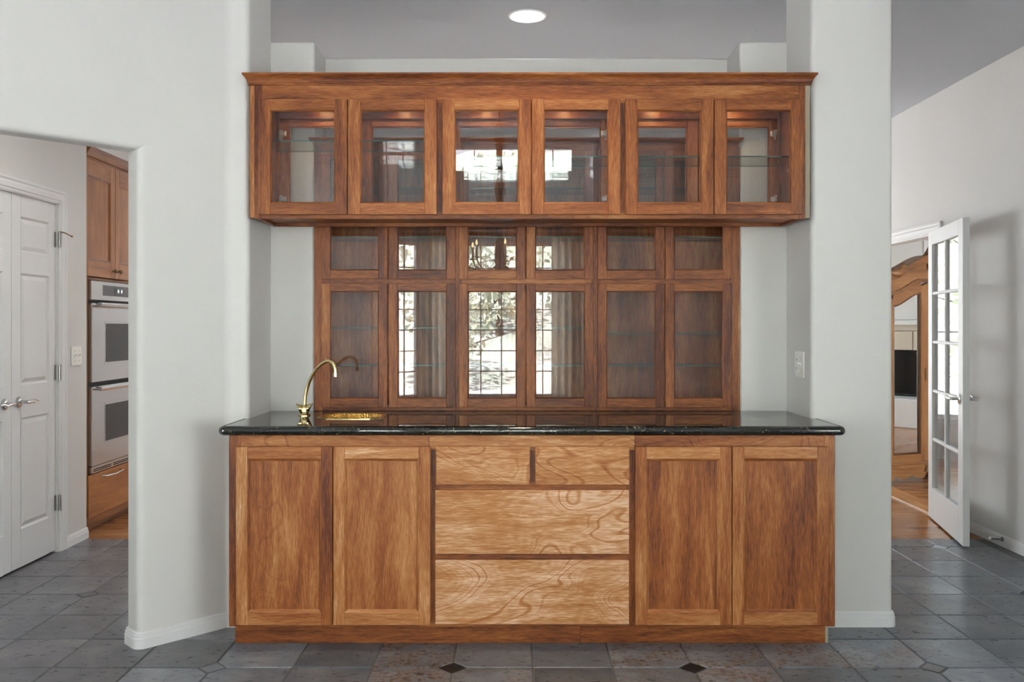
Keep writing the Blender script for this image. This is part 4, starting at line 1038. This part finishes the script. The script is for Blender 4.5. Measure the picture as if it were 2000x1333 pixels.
q.tube([(0, -.02, 1.95), (.004, -.02, 2.02), (.0, -.02, 2.05)], [.016, .012, .004], 8, tone=-.25); al(q, 'crest', M_fruitwood, smooth=50)
for s_ in (-1, 1):
    q = MB(); q.tube([(s_ * .30, -.035, 1.80), (s_ * .325, -.045, 1.765), (s_ * .36, -.045, 1.745), (s_ * .41, -.04, 1.745), (s_ * .45, -.03, 1.76)], [.030, .036, .034, .028, .018], 10, tone=-.02)
    q.lathe([(.004, -.02), (.024, -.014), (.028, 0), (.020, .016), (.004, .024)], (s_ * .305, -.035, 1.81), 10, tone=-.15); al(q, 'scroll', M_fruitwood, smooth=50)
random.seed(11)

# ---- fireplace that the armoire mirror shows
fp = empty('fireplace', (7.5, 5.39, 0), label='pale stone fireplace with black firebox, mirrored in the armoire door', cat='fireplace')
fx = 7.698; fc = 5.39
ob(fp, 'hearth', M_trim, 7.15, fx, fc - 1.1, fc + 1.1, 0, .37, c=.01)
for (y0, y1, z0, z1) in ((fc - .95, fc - .63, .37, 1.24), (fc - .62, fc - .07, .99, 1.24), (fc - .06, fc + .55, .99, 1.24), (fc + .56, fc + .95, .37, 1.24), (fc - .95, fc + .95, 1.245, 1.32)):
    ob(fp, 'stone_tile', M_tan, 7.60, fx, y0, y1, z0, z1, c=.004)
ob(fp, 'firebox', M_black, 7.66, fx, fc - .62, fc + .55, .37, .985, c=0)
ob(fp, 'fire_screen', M_ovenglass, 7.62, 7.63, fc - .62, fc + .55, .38, .985, c=0)
ob(fp, 'mantel', M_trim, 7.50, fx, fc - 1.05, fc + 1.05, 1.32, 1.39, c=.012)
ob(fp, 'chimney_breast', M_trim, 7.58, fx, fc - 1.0, fc + 1.0, 1.39, LO - .01, c=.01)

# ---- dining side: chandelier, curtains (seen as reflections in the cabinet glass)
cxh, cyh = -.13, -1.4
ch = empty('chandelier', (cxh, cyh, HI), label='turned wooden candle chandelier reflected in the third glass doors', cat='chandelier')
q = MB(); q.lathe([(.34, 0), (.34, -.012), (.31, -.03), (.25, -.026), (.20, -.04), (.13, -.035), (.11, -.05), (.05, -.055)][::-1], (cxh, cyh, HI), 36, tone=-.1); q.build('ceiling_medallion', M_oak, ch, smooth=40)
q = MB(); q.tube([(cxh, cyh, HI - .05), (cxh, cyh, 3.38)], .006, 8)
q.tube([(cxh + .03 * math.cos(t), cyh, 3.346 + .03 * math.sin(t)) for t in [i * math.pi / 8 for i in range(17)]], .005, 8); q.build('chain', M_black, ch)
q = MB(); q.lathe([(.02, 3.315), (.062, 3.30), (.062, 3.28), (.05, 3.27), (.055, 3.22), (.035, 3.17), (.028, 3.0), (.04, 2.92), (.062, 2.83), (.062, 2.76), (.035, 2.68), (.03, 2.60), (.048, 2.5), (.052, 2.42), (.03, 2.34), (.028, 2.30), (.055, 2.24), (.06, 2.10), (.045, 2.0), (.06, 1.95), (.075, 1.86), (.055, 1.78), (.03, 1.74), (.035, 1.71), (.012, 1.68)][::-1], (cxh, cyh, 0), 20, tone=-.15); q.build('turned_column', M_wood, ch, smooth=50)
for i in range(6):
    a = i * math.pi / 3 + .35; c_, s_ = math.cos(a), math.sin(a); q = MB()
    q.tube([(cxh + c_ * r, cyh + s_ * r, z) for r, z in ((.05, 1.98), (.12, 1.93), (.22, 1.92), (.30, 1.98), (.33, 2.05))], .009, 8)
    q.lathe([(.035, 2.05), (.04, 2.06), (.012, 2.065)], (cxh + c_ * .33, cyh + s_ * .33, 0), 12); arm_ = q.build('arm', M_black, ch)
    q = MB(); q.lathe([(.013, 2.065), (.013, 2.19)], (cxh + c_ * .33, cyh + s_ * .33, 0), 12); q.build('candle', M_candle, arm_)
    q = MB(); q.lathe([(.006, 2.19), (.013, 2.205), (.010, 2.225), (.002, 2.25)], (cxh + c_ * .33, cyh + s_ * .33, 0), 10); q.build('bulb', M_flame, arm_)
for x0, x1, lab in ((-1.16, -.80, 'pale linen curtain at the left of the mirrored bay window'), (.50, .90, 'pale linen curtain at the right of the mirrored bay window')):
    q = MB(); nseg = 40; vs = []; fs = []
    for i in range(nseg + 1):
        t = i / nseg; x = x0 + (x1 - x0) * t; y = -2.80 + .028 * math.sin(t * 2 * math.pi * 4.3)
        vs += [(x, y, .02), (x, y, 2.52), (x, y - .004, .02), (x, y - .004, 2.52)]
    for i in range(nseg):
        a = i * 4; b2 = a + 4
        fs += [[a, b2, b2 + 1, a + 1], [a + 2, a + 3, b2 + 3, b2 + 2], [a + 1, b2 + 1, b2 + 3, a + 3], [a, a + 2, b2 + 2, b2]]
    q.add(vs, fs); q.build('curtain', M_curtain, recalc=True, smooth=60, label=lab, cat='curtain')
q = MB(); q.tube([(-1.2, -2.80, 2.53), (.94, -2.80, 2.53)], .012, 10)
q.build('curtain_rod', M_black, label='dark rod carrying the two pale linen curtains', cat='curtain rod')

# ---- outdoors, seen only in reflections
q = MB(); q.box(-60, 60, -14, 60, -.5, -.3); q.build('ground', M_grass, kind='structure')
q = MB(); nx, ny = 40, 24; vs = []; fs = []
for j in range(ny + 1):
    for i in range(nx + 1):
        x = -60 + 120 * i / nx; y = -14 - 60 * j / ny; t = j / ny
        vs.append((x, y, -.3 + 17 * t ** 1.15 + 1.2 * math.sin(x * .13 + 1) * t + .5 * math.sin(x * .5 + y * .3) * t))
for j in range(ny):
    for i in range(nx): fs.append([j * (nx + 1) + i, j * (nx + 1) + i + 1, (j + 1) * (nx + 1) + i + 1, (j + 1) * (nx + 1) + i][::-1])
q.add(vs, fs); q.build('hillside', M_hill, kind='structure', recalc=True, smooth=60)
def tree_meshes(seed):
    rnd = random.Random(seed); f = MB(); vs = []; fs = []
    for i in range(1100):
        z = rnd.uniform(.9, 6.0); rr = 1.9 * math.sin(math.pi * min(1, (z - .6) / 5.8)) ** .7 * math.sqrt(rnd.random()); a = rnd.uniform(0, 6.283)
        c = Vector((rr * math.cos(a), rr * math.sin(a), z + rnd.uniform(-.2, .2))); u = Vector((rnd.uniform(-1, 1), rnd.uniform(-1, 1), rnd.uniform(-1, 1))).normalized() * rnd.uniform(.06, .16)
        v = u.orthogonal().normalized() * rnd.uniform(.05, .12); n = len(vs); vs += [c - u, c + v, c + u, c - v]; fs.append([n, n + 1, n + 2, n + 3])
    f.add(vs, fs); t = MB(); t.tube([(0, 0, -.3), (.05, 0, 1.2), (0, .05, 3.0), (.1, 0, 5.2)], [.16, .12, .09, .02], 8)
    for i in range(9):
        z = 1.0 + i * .45; a = i * 2.4; t.tube([(0, 0, z), (.7 * math.cos(a), .7 * math.sin(a), z + .4), (1.4 * math.cos(a), 1.4 * math.sin(a), z + .6)], [.05, .03, .01], 6)
    return f, t
protos = []
for sd in (1, 2):
    e = empty('tree', (0, 0, 0), label='leafy tree outside the bay window, seen only as a reflection', cat='tree', group='trees outside the bay window')
    f, t = tree_meshes(sd); fo = f.build('foliage', M_leaf, e, kind='stuff'); tr_ = t.build('trunk', M_bark, e); protos.append((e, fo, tr_))
spots = [(-1.5, -13.0, .85), (2.2, -15.5, .9), (-5.5, -15, .9), (5.8, -11.5, .8), (-.4, -20, 1.0), (9.8, -16, .9), (-9.8, -17, 1.0)]
for i, (x, y, s_) in enumerate(spots):
    e, fo, tr_ = protos[i % 2]
    if i >= 2:
        e2 = e.copy(); COL.objects.link(e2)
        for c in (fo, tr_):
            d = c.copy(); COL.objects.link(d); d.parent = e2
        e = e2
    e.location = (x, y, -.3 if y > -14 else -.3 + 17 * ((-14 - y) / 60) ** 1.15 - .1); e.scale = (s_, s_, s_); e.rotation_euler = (0, 0, i * 1.1)
for i, (x, y, s_) in enumerate(((2.0, 15.0, .85), (4.9, 16.5, .9))):
    e2 = protos[i][0].copy(); COL.objects.link(e2)
    for c in protos[i][1:]:
        d = c.copy(); COL.objects.link(d); d.parent = e2
    e2['label'] = 'leafy tree outside the kitchen window, mirrored in the open glazed door'; e2['group'] = 'trees outside the kitchen window'
    e2.location = (x, y, -.3); e2.scale = (s_, s_, s_); e2.rotation_euler = (0, 0, 2.0 + i)
